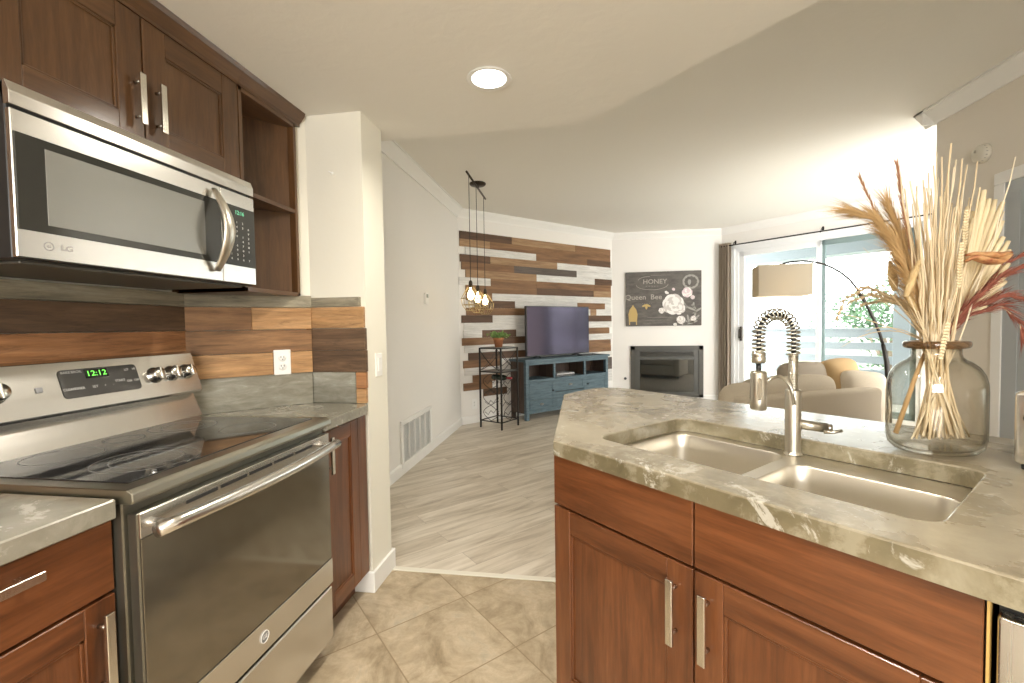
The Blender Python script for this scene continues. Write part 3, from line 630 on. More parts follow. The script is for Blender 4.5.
G().prism([(1.598, 1.302), (1.914, 1.302), (1.914, 1.325), (1.60, 1.61)], 1.803, 1.820, 'z').build('shelf', M_up_h, us, TL)
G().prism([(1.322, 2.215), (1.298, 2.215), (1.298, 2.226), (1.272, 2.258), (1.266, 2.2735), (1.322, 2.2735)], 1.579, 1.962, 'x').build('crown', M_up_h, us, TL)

# nail on the pier, ceiling downlights
nl = G().lathe([(0, 0), (.006, 0), (.0075, .003), (.006, .007), (.003, .009), (.003, .03), (0, .03)], seg=14, M=Matrix.Translation((-1.152, 1.985, 1.998)) @ Matrix.Rotation(PI/2, 4, 'X') @ Matrix.Translation((0, 0, 0)))
tag(nl.build('wall_hook', M_white), 'small white peg on the blank pier wall', 'hook')
def downlight(x, y, z, label, power, group='recessed downlights'):
    t_ = thing('downlight', label, 'downlight', (x, y, z), 0, group)
    G().lathe([(.070, 0), (.088, -.002), (.092, -.005), (.088, -.008), (.070, -.004)], (x, y, z), 40).build('trim_ring', M_white, t_)
    G().lathe([(0, -.003), (.070, -.003), (.070, -.0005), (0, -.0005)], (x, y, z), 32).build('lens', mat('led_lens', (1, 1, 1), .5, emit=(1, .97, .90), es=9), t_)
    l = bpy.data.lights.new('downlight_lamp', 'AREA'); l.shape = 'DISK'; l.size = 0.13; l.energy = power; l.color = (1, .93, .80); l.spread = math.radians(150)
    o_ = bpy.data.objects.new('downlight_lamp', l); C.objects.link(o_); o_.location = (0, 0, -.02); o_.parent = t_
downlight(-0.361, 1.823, HK, 'round white recessed ceiling light glowing over the kitchen floor', 9)
downlight(-0.361, 0.45, HK, 'added unseen recessed fill light near the range', 9)  # this one and the next two are unseen, added as fill
downlight(0.80, -0.6, HK, 'added unseen recessed fill light near the sink side', 9)
downlight(-0.361, -1.2, HK, 'added unseen recessed fill light by the rear wall', 9)

# ------------------------------------------------------------------ peninsula
bo = tuple(TB @ Vector((-0.57, 1.2, 0)))
PF = 0.921
sb = thing('sink_cabinet', 'red brown two door sink base cabinet under the peninsula worktop', 'cabinet', bo, -PI/4)
g = G().box(-1.048, -1.024, PF+.021, 1.56, 0.10, 0.866).box(-.122, -.108, PF+.021, 1.56, 0.10, 0.866).box(-1.024, -.122, PF+.021, PF+.04, .10, .64).box(-1.024, -.122, PF+.021, PF+.04, .85, .866).box(-1.024, -.122, 1.542, 1.56, .10, .866).box(-1.024, -.122, PF+.04, 1.542, .10, .118).box(-1.0, -0.104, PF+.09, 1.56, 0, .10); g.build('body', M_cherry_v, sb, TB)
G().box(-1.048, -0.573, PF, PF+.02, 0.712, 0.866, .002).build('false_drawer_front', M_cherry_h, sb, TB)
G().box(-0.569, -0.112, PF, PF+.02, 0.712, 0.866, .002).build('false_drawer_front', M_cherry_h, sb, TB)
d = shaker(G(), -1.048, -0.573, 0.115, 0.705, PF, st=.068).build('door', [M_cherry_v, M_cherry_h], sb, TB); pull(d, TB, -0.616, 0.515, 0.672, PF)
d = shaker(G(), -0.569, -0.112, 0.115, 0.705, PF, st=.068).build('door', [M_cherry_v, M_cherry_h], sb, TB); pull(d, TB, -0.535, 0.515, 0.672, PF)
G().box(-0.109, -0.106, PF+.001, PF+.02, 0.10, 0.866).build('edge_strip', mat('golden_edge', (.55, .36, .12), .4), sb, TB)
tag(G().box(-1.02, 0.9, 1.575, 1.66, 0, 0.8675).build('knee_wall', M_wall, None, TB), 'painted knee wall under the bar side of the peninsula', 'wall')
dw = thing('dishwasher', 'stainless dishwasher at the right end of the sink cabinet', 'dishwasher', tuple(TB @ Vector((0.2, PF, 0))), -PI/4)
G().box(-0.100, 0.508, PF+.03, 1.55, 0.02, 0.860).build('body', M_dark, dw, TB)
G().box(-0.099, 0.506, PF+.002, PF+.03, 0.11, 0.845, .004, seg=2).build('door', M_steel_v, dw, TB)
G().box(-0.05, 0.47, PF-.03, PF-.018, 0.775, 0.80, .004).box(-.02, 0.0, PF-.02, PF+.006, .78, .795).box(.42, .44, PF-.02, PF+.006, .78, .795).build('handle', M_steel, dw, TB)
# worktop outline in world coordinates, cutout in the run frame
def ctop():
    t = bmesh.new(); inv = TB.inverted()
    out = [inv @ Vector((x, y, 0)) for x, y in [(-0.089, 1.375), (-0.092, 2.290), (0.02, 2.475), (0.06, 2.52), (0.11, 2.55), (0.17, 2.555), (0.22, 2.535), (0.27, 2.50)]]
    out = [(p.x, p.y) for p in out] + [(1.1, 1.958), (1.1, 0.911)]
    a, b, c0, d0, r = -0.978, -0.182, 1.040, 1.500, 0.045
    hole = []
    for cx_, cy_, a0 in ((b-r, d0-r, 0), (a+r, d0-r, 90), (a+r, c0+r, 180), (b-r, c0+r, 270)):
        for k in range(6): th = math.radians(a0+k*18); hole.append((cx_+r*math.cos(th), cy_+r*math.sin(th)))
    def loop(pts, z): 
        vs = [t.verts.new((p[0], p[1], z)) for p in pts]; es = [t.edges.new((vs[i], vs[(i+1) % len(vs)])) for i in range(len(vs))]; return vs, es
    for z in (0.914, 0.868):
        v1, e1 = loop(out, z); v2, e2 = loop(hole, z)
        bmesh.ops.triangle_fill(t, use_beauty=True, use_dissolve=True, edges=e1+e2)
        if z > 0.9: A1, A2 = v1, v2
        else: B1, B2 = v1, v2
    side = []
    for P_, Q_ in ((A1, B1), (A2, B2)):
        n = len(P_)
        for i in range(n): side.append(t.faces.new((P_[i], P_[(i+1) % n], Q_[(i+1) % n], Q_[i])))
    bmesh.ops.recalc_face_normals(t, faces=t.faces)
    es = [e for e in t.edges if all(abs(v.co.z-.914) < 1e-5 for v in e.verts) and any(f in side for f in e.link_faces)]
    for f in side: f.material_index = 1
    bmesh.ops.bevel(t, geom=es, offset=.004, segments=2, affect='EDGES', profile=.5)
    return t
me = bpy.data.meshes.new('peninsula_worktop'); t = ctop(); t.to_mesh(me); t.free(); me.materials.append(M_conc); me.materials.append(M_edge)
o = bpy.data.objects.new('peninsula_worktop', me); C.objects.link(o); o.matrix_world = TB
tag(o, 'large mottled concrete peninsula worktop with sink cutout', 'worktop')
# sink: flange with two bowls
sk = thing('kitchen_sink', 'double bowl stainless undermount sink in the peninsula', 'sink', tuple(TB @ Vector((-.58, 1.26, .66))), -PI/4)
def rrect(x0, x1, y0, y1, r, n=6):
    out = []
    for cx_, cy_, a0 in ((x1-r, y1-r, 0), (x0+r, y1-r, 90), (x0+r, y0+r, 180), (x1-r, y0+r, 270)):
        for k in range(n+1): th = math.radians(a0+k*90/n); out.append((cx_+r*math.cos(th), cy_+r*math.sin(th)))
    return out
def bowl(g, rects):
    t = bmesh.new(); rings = []
    for pts, z in rects: rings.append([t.verts.new((p[0], p[1], z)) for p in pts])
    n = len(rings[0])
    for a_, b_ in zip(rings[:-1], rings[1:]):
        for i in range(n): t.faces.new((a_[i], a_[(i+1) % n], b_[(i+1) % n], b_[i]))
    t.faces.new(rings[-1]); g.merge(t, 0, None, True)
FZ = 0.8665
L1 = (-0.962, -0.590, 1.062, 1.455); L2 = (-0.552, -0.196, 1.062, 1.385)
g = G(); t = bmesh.new(); ed = []
for pts in (rrect(-1.0, -.16, 1.02, 1.52, .03), rrect(*L1, .05), rrect(*L2, .05)):
    vs = [t.verts.new((p[0], p[1], FZ)) for p in pts]; ed += [t.edges.new((vs[i], vs[(i+1) % len(vs)])) for i in range(len(vs))]
bmesh.ops.triangle_fill(t, use_beauty=True, edges=ed); bmesh.ops.recalc_face_normals(t, faces=t.faces)
if sum(f.normal.z for f in t.faces) < 0: bmesh.ops.reverse_faces(t, faces=t.faces)
g.merge(t); g.build('flange', M_sink, sk, TB)
for Lr, dep in ((L1, .20), (L2, .20)):
    x0, x1, y0, y1 = Lr; g = G(); rc = []
    for ins, dz, r in ((0, 0, .05), (.003, -.005, .05), (.006, -.05, .05), (.010, -dep+.03, .05), (.018, -dep+.010, .046), (.04, -dep, .03), (.12, -dep-.003, .02)):
        rc.append((rrect(x0+ins, x1-ins, y0+ins, y1-ins, r), FZ+dz))
    bowl(g, rc); b_ = g.build('bowl', M_sink, sk, TB)
    cx_, cy_ = (x0+x1)/2, (y0+y1)/2
    G().lathe([(0, .001), (.02, .001), (.035, .004), (.042, .003), (.044, 0)], (cx_, cy_, FZ-dep-.002), 28).build('drain', M_steel, b_, TB)
# faucet
fx, fy = -0.585, 1.473
fc = thing('spring_faucet', 'tall brushed nickel spring neck faucet behind the sink', 'faucet', tuple(TB @ Vector((fx, fy, FZ))), -PI/4)
TF = Matrix.Translation(TB @ Vector((fx, fy, 0))) @ Matrix.Rotation(math.radians(8.8), 4, 'Z')  # x along the spout's swing
G().lathe([(0, .867), (.026, .867), (.026, .872), (.0225, .875), (.0215, .88), (.0215, 1.060), (.0205, 1.064), (.014, 1.066)], seg=28).build('body', M_nickel, fc, TF)
g = G().cyl((0, 0, 1.065), (0, 0, 1.172), .0125, seg=24)
for k in range(21): g.lathe([(.0125, -.0015), (.0142, 0), (.0125, .0015)], (0, 0, 1.068+k*.005), 20)
g.build('ribbed_column', M_nickel, fc, TF)
AX = .0555
arc = [Vector((0, 0, 1.168)), Vector((0, 0, 1.20))]
for k in range(25):
    a = PI*k/24; arc.append(Vector((-AX+AX*math.cos(a), -.006*(1-math.cos(a)), 1.234+.058*math.sin(a))))
arc += [Vector((-2*AX, -.012, 1.20)), Vector((-2*AX, -.012, 1.178))]
G().tube(arc, .0065, 10).build('hose', M_dark, fc, TF)
def resample(P_, n):
    L_ = [0]
    for a, b in zip(P_[:-1], P_[1:]): L_.append(L_[-1]+(b-a).length)
    out = []
    for i in range(n):
        s_ = L_[-1]*i/(n-1); j = max(k for k in range(len(L_)) if L_[k] <= s_+1e-9); j = min(j, len(P_)-2)
        f_ = (s_-L_[j])/(L_[j+1]-L_[j]); out.append(P_[j].lerp(P_[j+1], f_))
    return out, L_[-1]
turns = 25; n = turns*12; P_, LL = resample(arc, n+1); coil = []
for i, p in enumerate(P_):
    d_ = (P_[min(i+1, n)]-P_[max(i-1, 0)]).normalized(); a = Vector((0, 1, 0)); a = (a-d_*a.dot(d_)).normalized(); b = d_.cross(a); th = 2*PI*i/12
    coil.append(p+(a*math.cos(th)+b*math.sin(th))*.0165)
G().tube(coil, .0027, 6).build('spring', M_nickel, fc, TF)
hx, hy = -2*AX, -.012
G().lathe([(0, 1.147), (.0165, 1.147), (.019, 1.150), (.019, 1.163), (.017, 1.166), (.019, 1.169), (.018, 1.180), (0, 1.180)], (hx, hy, 0), 24).build('spring_collar', M_nickel, fc, TF)
G().cyl((hx, hy, 1.120), (hx, hy, 1.149), .007, seg=14).build('neck', M_dark, fc, TF)
sh_ = G().lathe([(0, 1.124), (.018, 1.124), (.022, 1.119), (.0225, 1.03), (.0225, 1.012), (.020, 1.008), (0, 1.008)], (hx, hy, 0), 28).build('spray_head', M_nickel, fc, TF)
G().box(hx-.016, hx-.004, hy-.028, hy-.019, 1.040, 1.105, .004).build('spray_trigger', M_nickel, sh_, TF)
g = G().tube([(hx+.022, hy, 1.090), (-.07, -.010, 1.103), (-.045, -.006, 1.106), (-.026, -.003, 1.098), (-.014, -.014, 1.070), (-.010, -.022, 1.022)], .005, 10)
g.build('support_arm', M_nickel, fc, TF)
g = G().tube([(.010, 0, .961), (.086, -.022, .952)], .0145, 18).tube([(.085, -.021, .952), (.098, -.026, .951)], .0125, 18); g.build('mixer_barrel', M_nickel, fc, TF)
G().tube([(.070, -.034, .943), (.092, -.043, .944), (.112, -.050, .950)], [.0055, .005, .0045], 10).build('lever', M_nickel, fc, TF)

# small appliance at the right edge
tp = Vector((0.999, 1.212, .9145)); TT = Matrix.Translation(tp) @ Matrix.Rotation(math.radians(-52), 4, 'Z')
ts = thing('toaster', 'stainless toaster cut off by the right edge of the photo', 'toaster', tuple(tp), math.radians(-52))
G().box(0, .28, 0, .17, .012, .185, .012, seg=3).build('shell', mat('toaster_steel', (.72, .70, .66), .25, .9), ts, TT)
G().box(.012, .268, .012, .158, 0, .013, .002).build('base', M_dark, ts, TT)
G().box(.02, .045, -.004, .001, .03, .05, .002).build('button', M_dark, ts, TT)
G().box(.03, .25, .035, .06, .184, .187).build('slot', M_dark, ts, TT); G().box(.03, .25, .11, .135, .184, .187).build('slot', M_dark, ts, TT)
G().lathe([(0, 0), (.013, 0), (.012, .010), (0, .012)], seg=20, M=Matrix.Translation((.03, 0, .125)) @ Matrix.Rotation(PI/2, 4, 'X')).build('dial', M_dark, ts, TT)

# ------------------------------------------------------------------ living room: plank wall (frame TK: x right along (1,1), y into the wall)
TK = Matrix.Translation((-1.54, 5.555, 0)) @ Matrix.Rotation(PI/4, 4, 'Z')
PM_ = [wood('plank_dark', (0.055, 0.028, 0.014), (0.115, 0.058, 0.028), (0.17, 0.09, 0.045), 'x', 0.6, .8, coat=0),
       wood('plank_brown', (0.13, 0.062, 0.026), (0.225, 0.115, 0.05), (0.31, 0.17, 0.08), 'x', 0.6, .8, coat=0),
       wood('plank_tan', (0.22, 0.125, 0.06), (0.34, 0.205, 0.105), (0.45, 0.29, 0.16), 'x', 0.6, .8, coat=0),
       wood('plank_greybrown', (0.06, 0.045, 0.035), (0.105, 0.08, 0.065), (0.16, 0.125, 0.10), 'x', 0.6, .8, coat=0),
       wood('plank_white', (0.66, 0.64, 0.60), (0.68, 0.665, 0.635), (0.83, 0.82, 0.79), 'x', 0.6, .8, coat=0)]
Dk, Br, Tn, Gb, Wh = range(5)
rows = [
 [(.02, .84, Dk), (.84, 2.05, Tn), (2.05, 2.84, Br)],
 [(.02, .48, Tn), (.48, 1.3, Br), (1.3, 2.84, Br)],
 [(.10, 1.27, Wh), (1.27, 2.3, Br), (2.3, 2.84, Dk)],
 [(.02, .48, Dk), (.48, 1.67, Tn), (1.67, 2.87, Wh)],
 [(.04, .87, Br), (.87, 2.07, Gb), (2.07, 2.87, Wh)],
 [(.10, 1.27, Tn), (1.27, 2.47, Wh), (2.47, 2.87, Dk)],
 [(0.0, .48, Wh), (.48, 1.27, Br), (1.27, 2.47, Br), (2.47, 2.85, Br)],
 [(.10, 1.27, Br), (1.27, 2.44, Dk), (2.44, 2.85, Tn)],
 [(.10, .50, Br), (.50, 1.6, Wh), (1.6, 2.85, Wh)],
 [(.10, .22, Wh), (.22, .88, Dk), (.88, 2.08, Wh), (2.08, 2.70, Br), (2.70, 2.85, Wh)],
 [(.10, 1.1, Br), (1.1, 2.36, Wh), (2.36, 2.50, Tn), (2.50, 2.85, Wh)],
 [(.03, .50, Dk), (.50, 2.2, Wh), (2.2, 2.86, Dk)],
 [(.06, 1.2, Wh), (1.2, 2.86, Wh)],
 [(.05, .33, Wh), (.33, .89, Dk), (.89, 2.1, Wh), (2.1, 2.80, Br)],
 [(.03, .66, Br), (.66, 1.3, Dk), (1.3, 2.86, Wh)],
 [(.06, 1.2, Wh), (1.2, 2.2, Wh), (2.2, 2.84, Br)],
 [(.12, 1.2, Dk), (1.2, 2.2, Wh), (2.2, 2.84, Br)],
 [(.04, .62, Br), (.62, 1.8, Wh), (1.8, 2.86, Wh)],
 [(.06, 1.1, Wh), (1.1, 2.1, Wh), (2.1, 2.86, Gb)],
 [(.18, .62, Br), (.62, 1.8, Wh), (1.8, 2.86, Gb)],
 [(.04, .48, Br), (.48, 1.8, Wh), (1.8, 2.86, Wh)],
 [(.34, .72, Dk), (.72, 1.8, Wh), (1.8, 2.86, Wh)]]
pw_ = thing('plank_wall_cladding', 'staggered brown and white wood plank cladding on the living room wall', 'wood cladding', tuple(TK @ Vector((1.4, 0, 1.4))), PI/4)
g = G(); hrow = (2.483-.335)/22
for i, rw in enumerate(rows):
    z1_ = 2.483-i*hrow
    for a, b, c_ in rw:
        g.box(a, b-.001, -.016-random.random()*.006, -.001, z1_-hrow+.001, z1_, .001, c_)
g.build('planks', PM_, pw_, TK)
outlet(TK, .20, .25, -.001, 'white double outlet low on the plank wall left of the metal rack', 1.15)

# tv console
cn = thing('tv_console', 'weathered blue tv console with open cubbies, doors and drawers', 'tv console', tuple(TK @ Vector((1.57, -.2, 0))), PI/4)
MB_ = mat('weathered_blue_paint', (0.12, 0.20, 0.26), 0.5); v_ = coords(MB_, (2, 2, 14))
setc(MB_, ramp(MB_, tex(MB_, v_, 3, 6, .7, .4), [(.28, (.04, .075, .095)), (.5, (.08, .13, .16)), (.75, (.14, .20, .23))]))
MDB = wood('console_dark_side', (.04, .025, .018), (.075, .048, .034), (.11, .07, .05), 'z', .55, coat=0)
x0, x1, yf, yb = .775, 2.365, -.375, -.03
g = G().box(x0, x0+.05, yf, yf+.05, 0, .78, .002, 0).box(x1-.05, x1, yf, yf+.05, 0, .78, .002, 0).box(x0, x0+.05, yb-.05, yb, 0, .78, .002, 1).box(x1-.05, x1, yb-.05, yb, 0, .78, .002, 1)
g.box(x0, x0+.02, yf+.05, yb-.05, .09, .78, 0, 1).box(x1-.02, x1, yf+.05, yb-.05, .09, .78, 0, 1)
g.box(x0+.02, x1-.02, yb-.015, yb-.001, .09, .78, 0, 1).box(x0+.02, x1-.02, yf+.01, yb-.02, .09, .12, 0, 0).box(x0+.02, x1-.02, yf+.01, yb-.02, .515, .54, 0, 0)
g.box(x0+.05, x1-.05, yf, yf+.025, .735, .78, .001, 0).box(x0+.05, x1-.05, yf, yf+.025, .505, .54, .001, 0).box(x0+.05, x1-.05, yf, yf+.025, .085, .125, .001, 0)
for xx in (1.262, 1.852): g.box(xx, xx+.035, yf, yf+.025, .12, .74, .001, 0).box(xx+.008, xx+.027, yf+.025, yb-.02, .54, .735, 0, 1)
g.build('frame', [MB_, MDB], cn, TK)
G().box(x0-.02, x1+.02, yf-.02, yb+.005, .78, .812, .004).build('top', MB_, cn, TK)
def slat_front(xa, xb, za, zb, n, nm, parent=cn):
    g = G().box(xa, xb, yf+.006, yf+.018, za, zb)
    g.box(xa, xa+.03, yf, yf+.016, za, zb, .001).box(xb-.03, xb, yf, yf+.016, za, zb, .001).box(xa, xb, yf, yf+.016, zb-.025, zb, .001).box(xa, xb, yf, yf+.016, za, za+.025, .001)
    for k in range(n):
        h_ = (zb-za-.05)/n; g.box(xa+.032, xb-.032, yf+.002, yf+.010, za+.026+k*h_, za+.024+(k+1)*h_-.004, .0015)
    return g.build(nm, MB_, parent, TK)
def knob(parent, x, z, r=.011):
    G().lathe([(0, 0), (.006, 0), (.006, .012), (r, .016), (r, .022), (0, .026)], seg=14, M=TK.inverted() @ TK @ Matrix.Translation((x, yf, z)) @ Matrix.Rotation(PI/2, 4, 'X')).build('knob', M_iron, parent, TK)
def cup(parent, x, z):
    g = G().lathe([(.0, 0), (.034, 0), (.034, .008), (.024, .018), (0, .022)], seg=20, sy=.45, M=Matrix.Translation((x, yf, z)) @ Matrix.Rotation(PI/2, 4, 'X')); g.build('cup_pull', mat('pewter', (.33, .32, .30), .35, .8), parent, TK)
d = slat_front(.828, 1.260, .265, .502, 3, 'door'); knob(d, 1.235, .37)
d = slat_front(.828, 1.260, .128, .26, 1, 'drawer'); cup(d, 1.04, .20)
d = slat_front(1.300, 1.850, .345, .502, 2, 'drawer'); cup(d, 1.575, .425)
d = slat_front(1.300, 1.850, .128, .335, 2, 'drawer'); knob(d, 1.44, .275); knob(d, 1.71, .275)
d = slat_front(1.890, 2.312, .128, .502, 5, 'door'); knob(d, 1.915, .40)
bx_ = thing('media_box', 'flat grey media box in the middle cubby of the blue console', 'media box', tuple(TK @ Vector((1.50, -.2, .541))), PI/4)
G().box(1.36, 1.70, -.33, -.12, .543, .585, .004).build('case', mat('silver_plastic', (.45, .45, .45), .4), bx_, TK)
G().box(1.37, 1.69, -.332, -.33, .550, .565, 0).build('front_slot', M_dark, bx_, TK)
tr_ = thing('set_top_box', 'thin black set top box on the console in front of the tv', 'media box', tuple(TK @ Vector((1.93, -.31, .813))), PI/4)
G().box(1.82, 2.06, -.355, -.265, .8135, .832, .003).build('case', M_dark, tr_, TK)
# tv
tv = thing('television', 'flat black television with purple reflections standing on the blue console', 'television', tuple(TK @ Vector((1.53, -.2, .813))), PI/4)
G().box(.925, 2.135, -.205, -.165, .838, 1.535, .004).build('casing', M_dark, tv, TK)
mtv = mat('tv_screen', (.055, .046, .068), .12, .8); 
N, L, b = nt(mtv); b.inputs['Coat Weight'].default_value = 0
G().box(.935, 2.125, -.2065, -.205, .850, 1.525).build('screen', mtv, tv, TK)
for xx in (1.15, 1.90):
    G().tube([(xx, -.185, .84), (xx-.02, -.25, .815)], .008, 8).tube([(xx, -.185, .84), (xx-.02, -.09, .815)], .008, 8).build('foot', M_dark, tv, TK)

# metal rack with plant and wine bottle
TR_ = Matrix.Translation((-.963, 5.302, 0)) @ Matrix.Rotation(math.radians(62), 4, 'Z')
rk = thing('metal_rack', 'black wire plant stand with wine bottle holders left of the blue console', 'rack', (-.963, 5.302, 0), math.radians(62))
S_ = .335; g = G()
for x, y in ((0, 0), (S_, 0), (0, S_), (S_, S_)): g.box(x-.009, x+.009, y-.009, y+.009, 0, 1.0, .001)
for z_ in (.09, .70, .99):
    for a, b_ in (((0, 0), (S_, 0)), ((S_, 0), (S_, S_)), ((S_, S_), (0, S_)), ((0, S_), (0, 0))):
        g.tube([(*a, z_), (*b_, z_)], .007, 6)
g.build('frame', M_iron, rk, TR_)
msh = mat('rack_shelf_grey', (.24, .24, .23), .35, .7)
G().box(.005, S_-.005, .005, S_-.005, .992, 1.004, .001).build('shelf', msh, rk, TR_)
G().box(.005, S_-.005, .005, S_-.005, .700, .710, .001).build('shelf', msh, rk, TR_)
g = G()
def sx(face, s_, z_):
    return {0: (s_, 0, z_), 1: (S_, s_, z_), 2: (S_-s_, S_, z_), 3: (0, S_-s_, z_)}[face]
for f_ in range(4):
    for sgn in (0, 1):
        g.tube([sx(f_, (S_*t_/10 if sgn else S_-S_*t_/10), .72+.25*(t_/10)**(1.6)) for t_ in range(11)], .0035, 5)
    if f_ in (0, 3):
        g.tube([sx(f_, S_/2+.12*math.sin(t_*PI/8), .10+.58*t_/24) for t_ in range(25)], .0035, 5)
        g.tube([sx(f_, S_/2-.12*math.sin(t_*PI/8), .10+.58*t_/24) for t_ in range(25)], .0035, 5)
g.build('scrollwork', M_iron, rk, TR_)
for k in range(4):
    z_ = .17+k*.13; g = G()
    for y in (.05, S_-.05):
        g.tube([(.03+.055*j*1.0, y, z_+.022*math.cos(j*PI)) for j in range(6)], .0035, 5)
    g.build('bottle_cradle', M_iron, rk, TR_)
wb = thing('wine_bottle', 'dark wine bottle with red capsule lying in the wire rack', 'bottle', tuple(TR_ @ Vector((.19, .1, .60))), math.radians(62))
Mw = TR_ @ Matrix.Translation((.20, .29, .615)) @ Matrix.Rotation(PI/2, 4, 'X')
G().lathe([(0, 0), (.034, 0), (.037, .01), (.037, .17), (.030, .20), (.015, .225), (.014, .27), (0, .27)], seg=20).build('body', mat('bottle_glass', (.01, .02, .012), .08), wb, Mw)
G().lathe([(0, .295), (.0155, .295), (.016, .23), (.014, .229)], seg=16).build('capsule', mat('red_foil', (.35, .03, .04), .3), wb, Mw)
pp = thing('potted_plant', 'small green trailing plant in a terracotta pot on the metal rack', 'plant', tuple(TR_ @ Vector((.15, .15, 1.004))), math.radians(62))
G().lathe([(0, 0), (.045, 0), (.062, .085), (.068, .087), (.070, .118), (.063, .118), (.060, .10), (0, .10)], (.15, .15, 1.004), 24).build('pot', mat('terracotta', (.42, .17, .075), .7), pp, TR_)
g = G(); R = random.Random(3)
for k in range(46):
    a = R.uniform(0, 2*PI); L_ = R.uniform(.06, .15); h_ = R.uniform(.02, .09); pts = [Vector((.15, .15, 1.11))+Vector((math.cos(a)*L_*t_, math.sin(a)*L_*t_, h_*math.sin(t_*2.4))) for t_ in (0, .35, .7, 1)]
    g.tube(pts, .0015, 4)
    for q in pts[1:]:
        for _ in range(3):
            d_ = Vector((R.gauss(0, 1), R.gauss(0, 1), R.gauss(0, .6))).normalized()*R.uniform(.018, .03); e_ = d_.orthogonal().normalized()*.010
            c0 = q; g.quad(c0, c0+d_*.5+e_, c0+d_, c0+d_*.5-e_)
g.build('foliage', mat('plant_green', (.22, .36, .11), .55), pp, TR_)

# pendant lamp
pc = (-.99, 4.55, H2)
pl_ = thing('pendant_lamp', 'three bulb pendant lamp with wire cages hanging from a ceiling bar', 'pendant lamp', pc, 0)
I = Matrix.Identity(4)
M_brz = mat('dark_bronze', (.06, .045, .03), .4, .7); M_wire = mat('brass_wire', (.45, .34, .17), .3, .8)
G().lathe([(0, 0), (.085, 0), (.085, -.012), (.075, -.022), (0, -.024)], (-1.05, 4.60, H2), 28).cyl((-1.05, 4.60, H2-.02), (-1.043, 4.60, H2-.055), .008).build('ceiling_plate', M_brz, pl_, I)
G().cyl((-1.03, 4.06, H2-.06), (-1.05, 4.97, H2-.06), .010, seg=10).build('bar', M_brz, pl_, I)
for (x, y, zb) in ((-1.02, 4.10, 1.415), (-1.045, 4.5, 1.405), (-1.055, 4.90, 1.40)):
    zs = zb+.235
    G().tube([(x, y, H2-.06), (x, y, zs)], .003, 6).build('cord', M_iron, pl_, I)
    sk_ = G().lathe([(0, .05), (.012, .045), (.018, .03), (.018, -.02), (0, -.02)], (x, y, zs), 16).build('socket', M_brz, pl_, I)
    g = G(); n = 6; lv = [(.02, zs-.005), (.095, zb+.115), (.085, zb+.055), (.045, zb)]
    for k in range(n):
        a = 2*PI*k/n; a2 = 2*PI*(k+1)/n
        P_ = [(x+r*math.cos(a), y+r*math.sin(a), z_) for r, z_ in lv]
        for p, q in zip(P_[:-1], P_[1:]): g.tube([p, q], .0028, 4)
        for r, z_ in lv[1:]: g.tube([(x+r*math.cos(a), y+r*math.sin(a), z_), (x+r*math.cos(a2), y+r*math.sin(a2), z_)], .0028, 4)
    g.build('cage', M_wire, pl_, I)
    G().lathe([(0, 0), (.012, 0), (.014, -.02), (.030, -.055), (.034, -.078), (.026, -.105), (0, -.115)], (x, y, zs-.02), 18).build('bulb', mat('warm_bulb', (1, .85, .6), .3, emit=(1, .78, .45), es=6), sk_, I)
    l = bpy.data.lights.new('pendant_bulb', 'POINT'); l.energy = 6; l.color = (1, .72, .42); l.shadow_soft_size = .035
    o_ = bpy.data.objects.new('pendant_bulb', l); C.objects.link(o_); o_.parent = pl_; o_.location = Vector((x, y, zs-.09))-Vector(pc)
    l.use_shadow = True

# wall furniture: vent, thermostat, smoke detector
vt = thing('air_vent', 'large white return air grille low on the left living room wall', 'vent', (-1.54, 3.99, .26), PI/2)
g = G().box(3.60, 4.37, 1.520, 1.539, .055, .10, .003).box(3.60, 4.37, 1.520, 1.539, .425, .465, .003).box(3.60, 3.64, 1.520, 1.539, .1, .425, .003).box(4.33, 4.37, 1.520, 1.539, .1, .425, .003)
for k in range(1, 5): g.box(3.64+k*.138-.004, 3.64+k*.138+.004, 1.522, 1.539, .1, .425)
g.build('frame', M_white, vt, TL)
g = G()
for k in range(26): g.prism([(1.524, .104+k*.0123), (1.526, .1055+k*.0123), (1.538, .0985+k*.0123), (1.536, .097+k*.0123)], 3.64, 4.33, 'x')
g.build('louvers', M_white, vt, TL)
G().box(3.64, 4.33, 1.5385, 1.5395, .1, .425).build('backing', mat('vent_shadow_grey', (.66, .66, .64), .8), vt, TL)
tm = thing('thermostat', 'small white thermostat on the left living room wall', 'thermostat', (-1.54, 4.30, 1.55), PI/2)
G().box(4.26, 4.34, 1.515, 1.539, 1.495, 1.61, .004).build('case', M_white, tm, TL)
G().box(4.275, 4.325, 1.5135, 1.5155, 1.56, 1.595).build('display', mat('lcd_grey', (.30, .33, .28), .3), tm, TL)
sd = thing('smoke_detector', 'round cream smoke detector high on the right hand wall', 'smoke detector', (2.5, 3.28, 2.30), 0)
Ms = Matrix.Translation((2.5, 3.265, 2.30)) @ Matrix.Rotation(-PI/2, 4, 'Y') @ Matrix.Scale(.82, 4)
mcr = mat('cream_plastic', (.66, .62, .53), .5)
G().lathe([(0, 0), (.072, 0), (.072, .012), (.066, .018), (.064, .038), (.052, .050), (0, .052)], seg=36).build('case', mcr, sd, Ms)
g = G()
for k in range(16):
    a = 2*PI*k/16; g.box(.050, .0655, -.003, .003, .022, .034, M=Matrix.Rotation(a, 4, 'Z'))
g.lathe([(0, .0515), (.010, .0515), (.010, .056), (0, .056)], (.02, .01, 0), 14); g.build('slots', mat('cream_shadow', (.33, .31, .26), .6), sd, Ms)
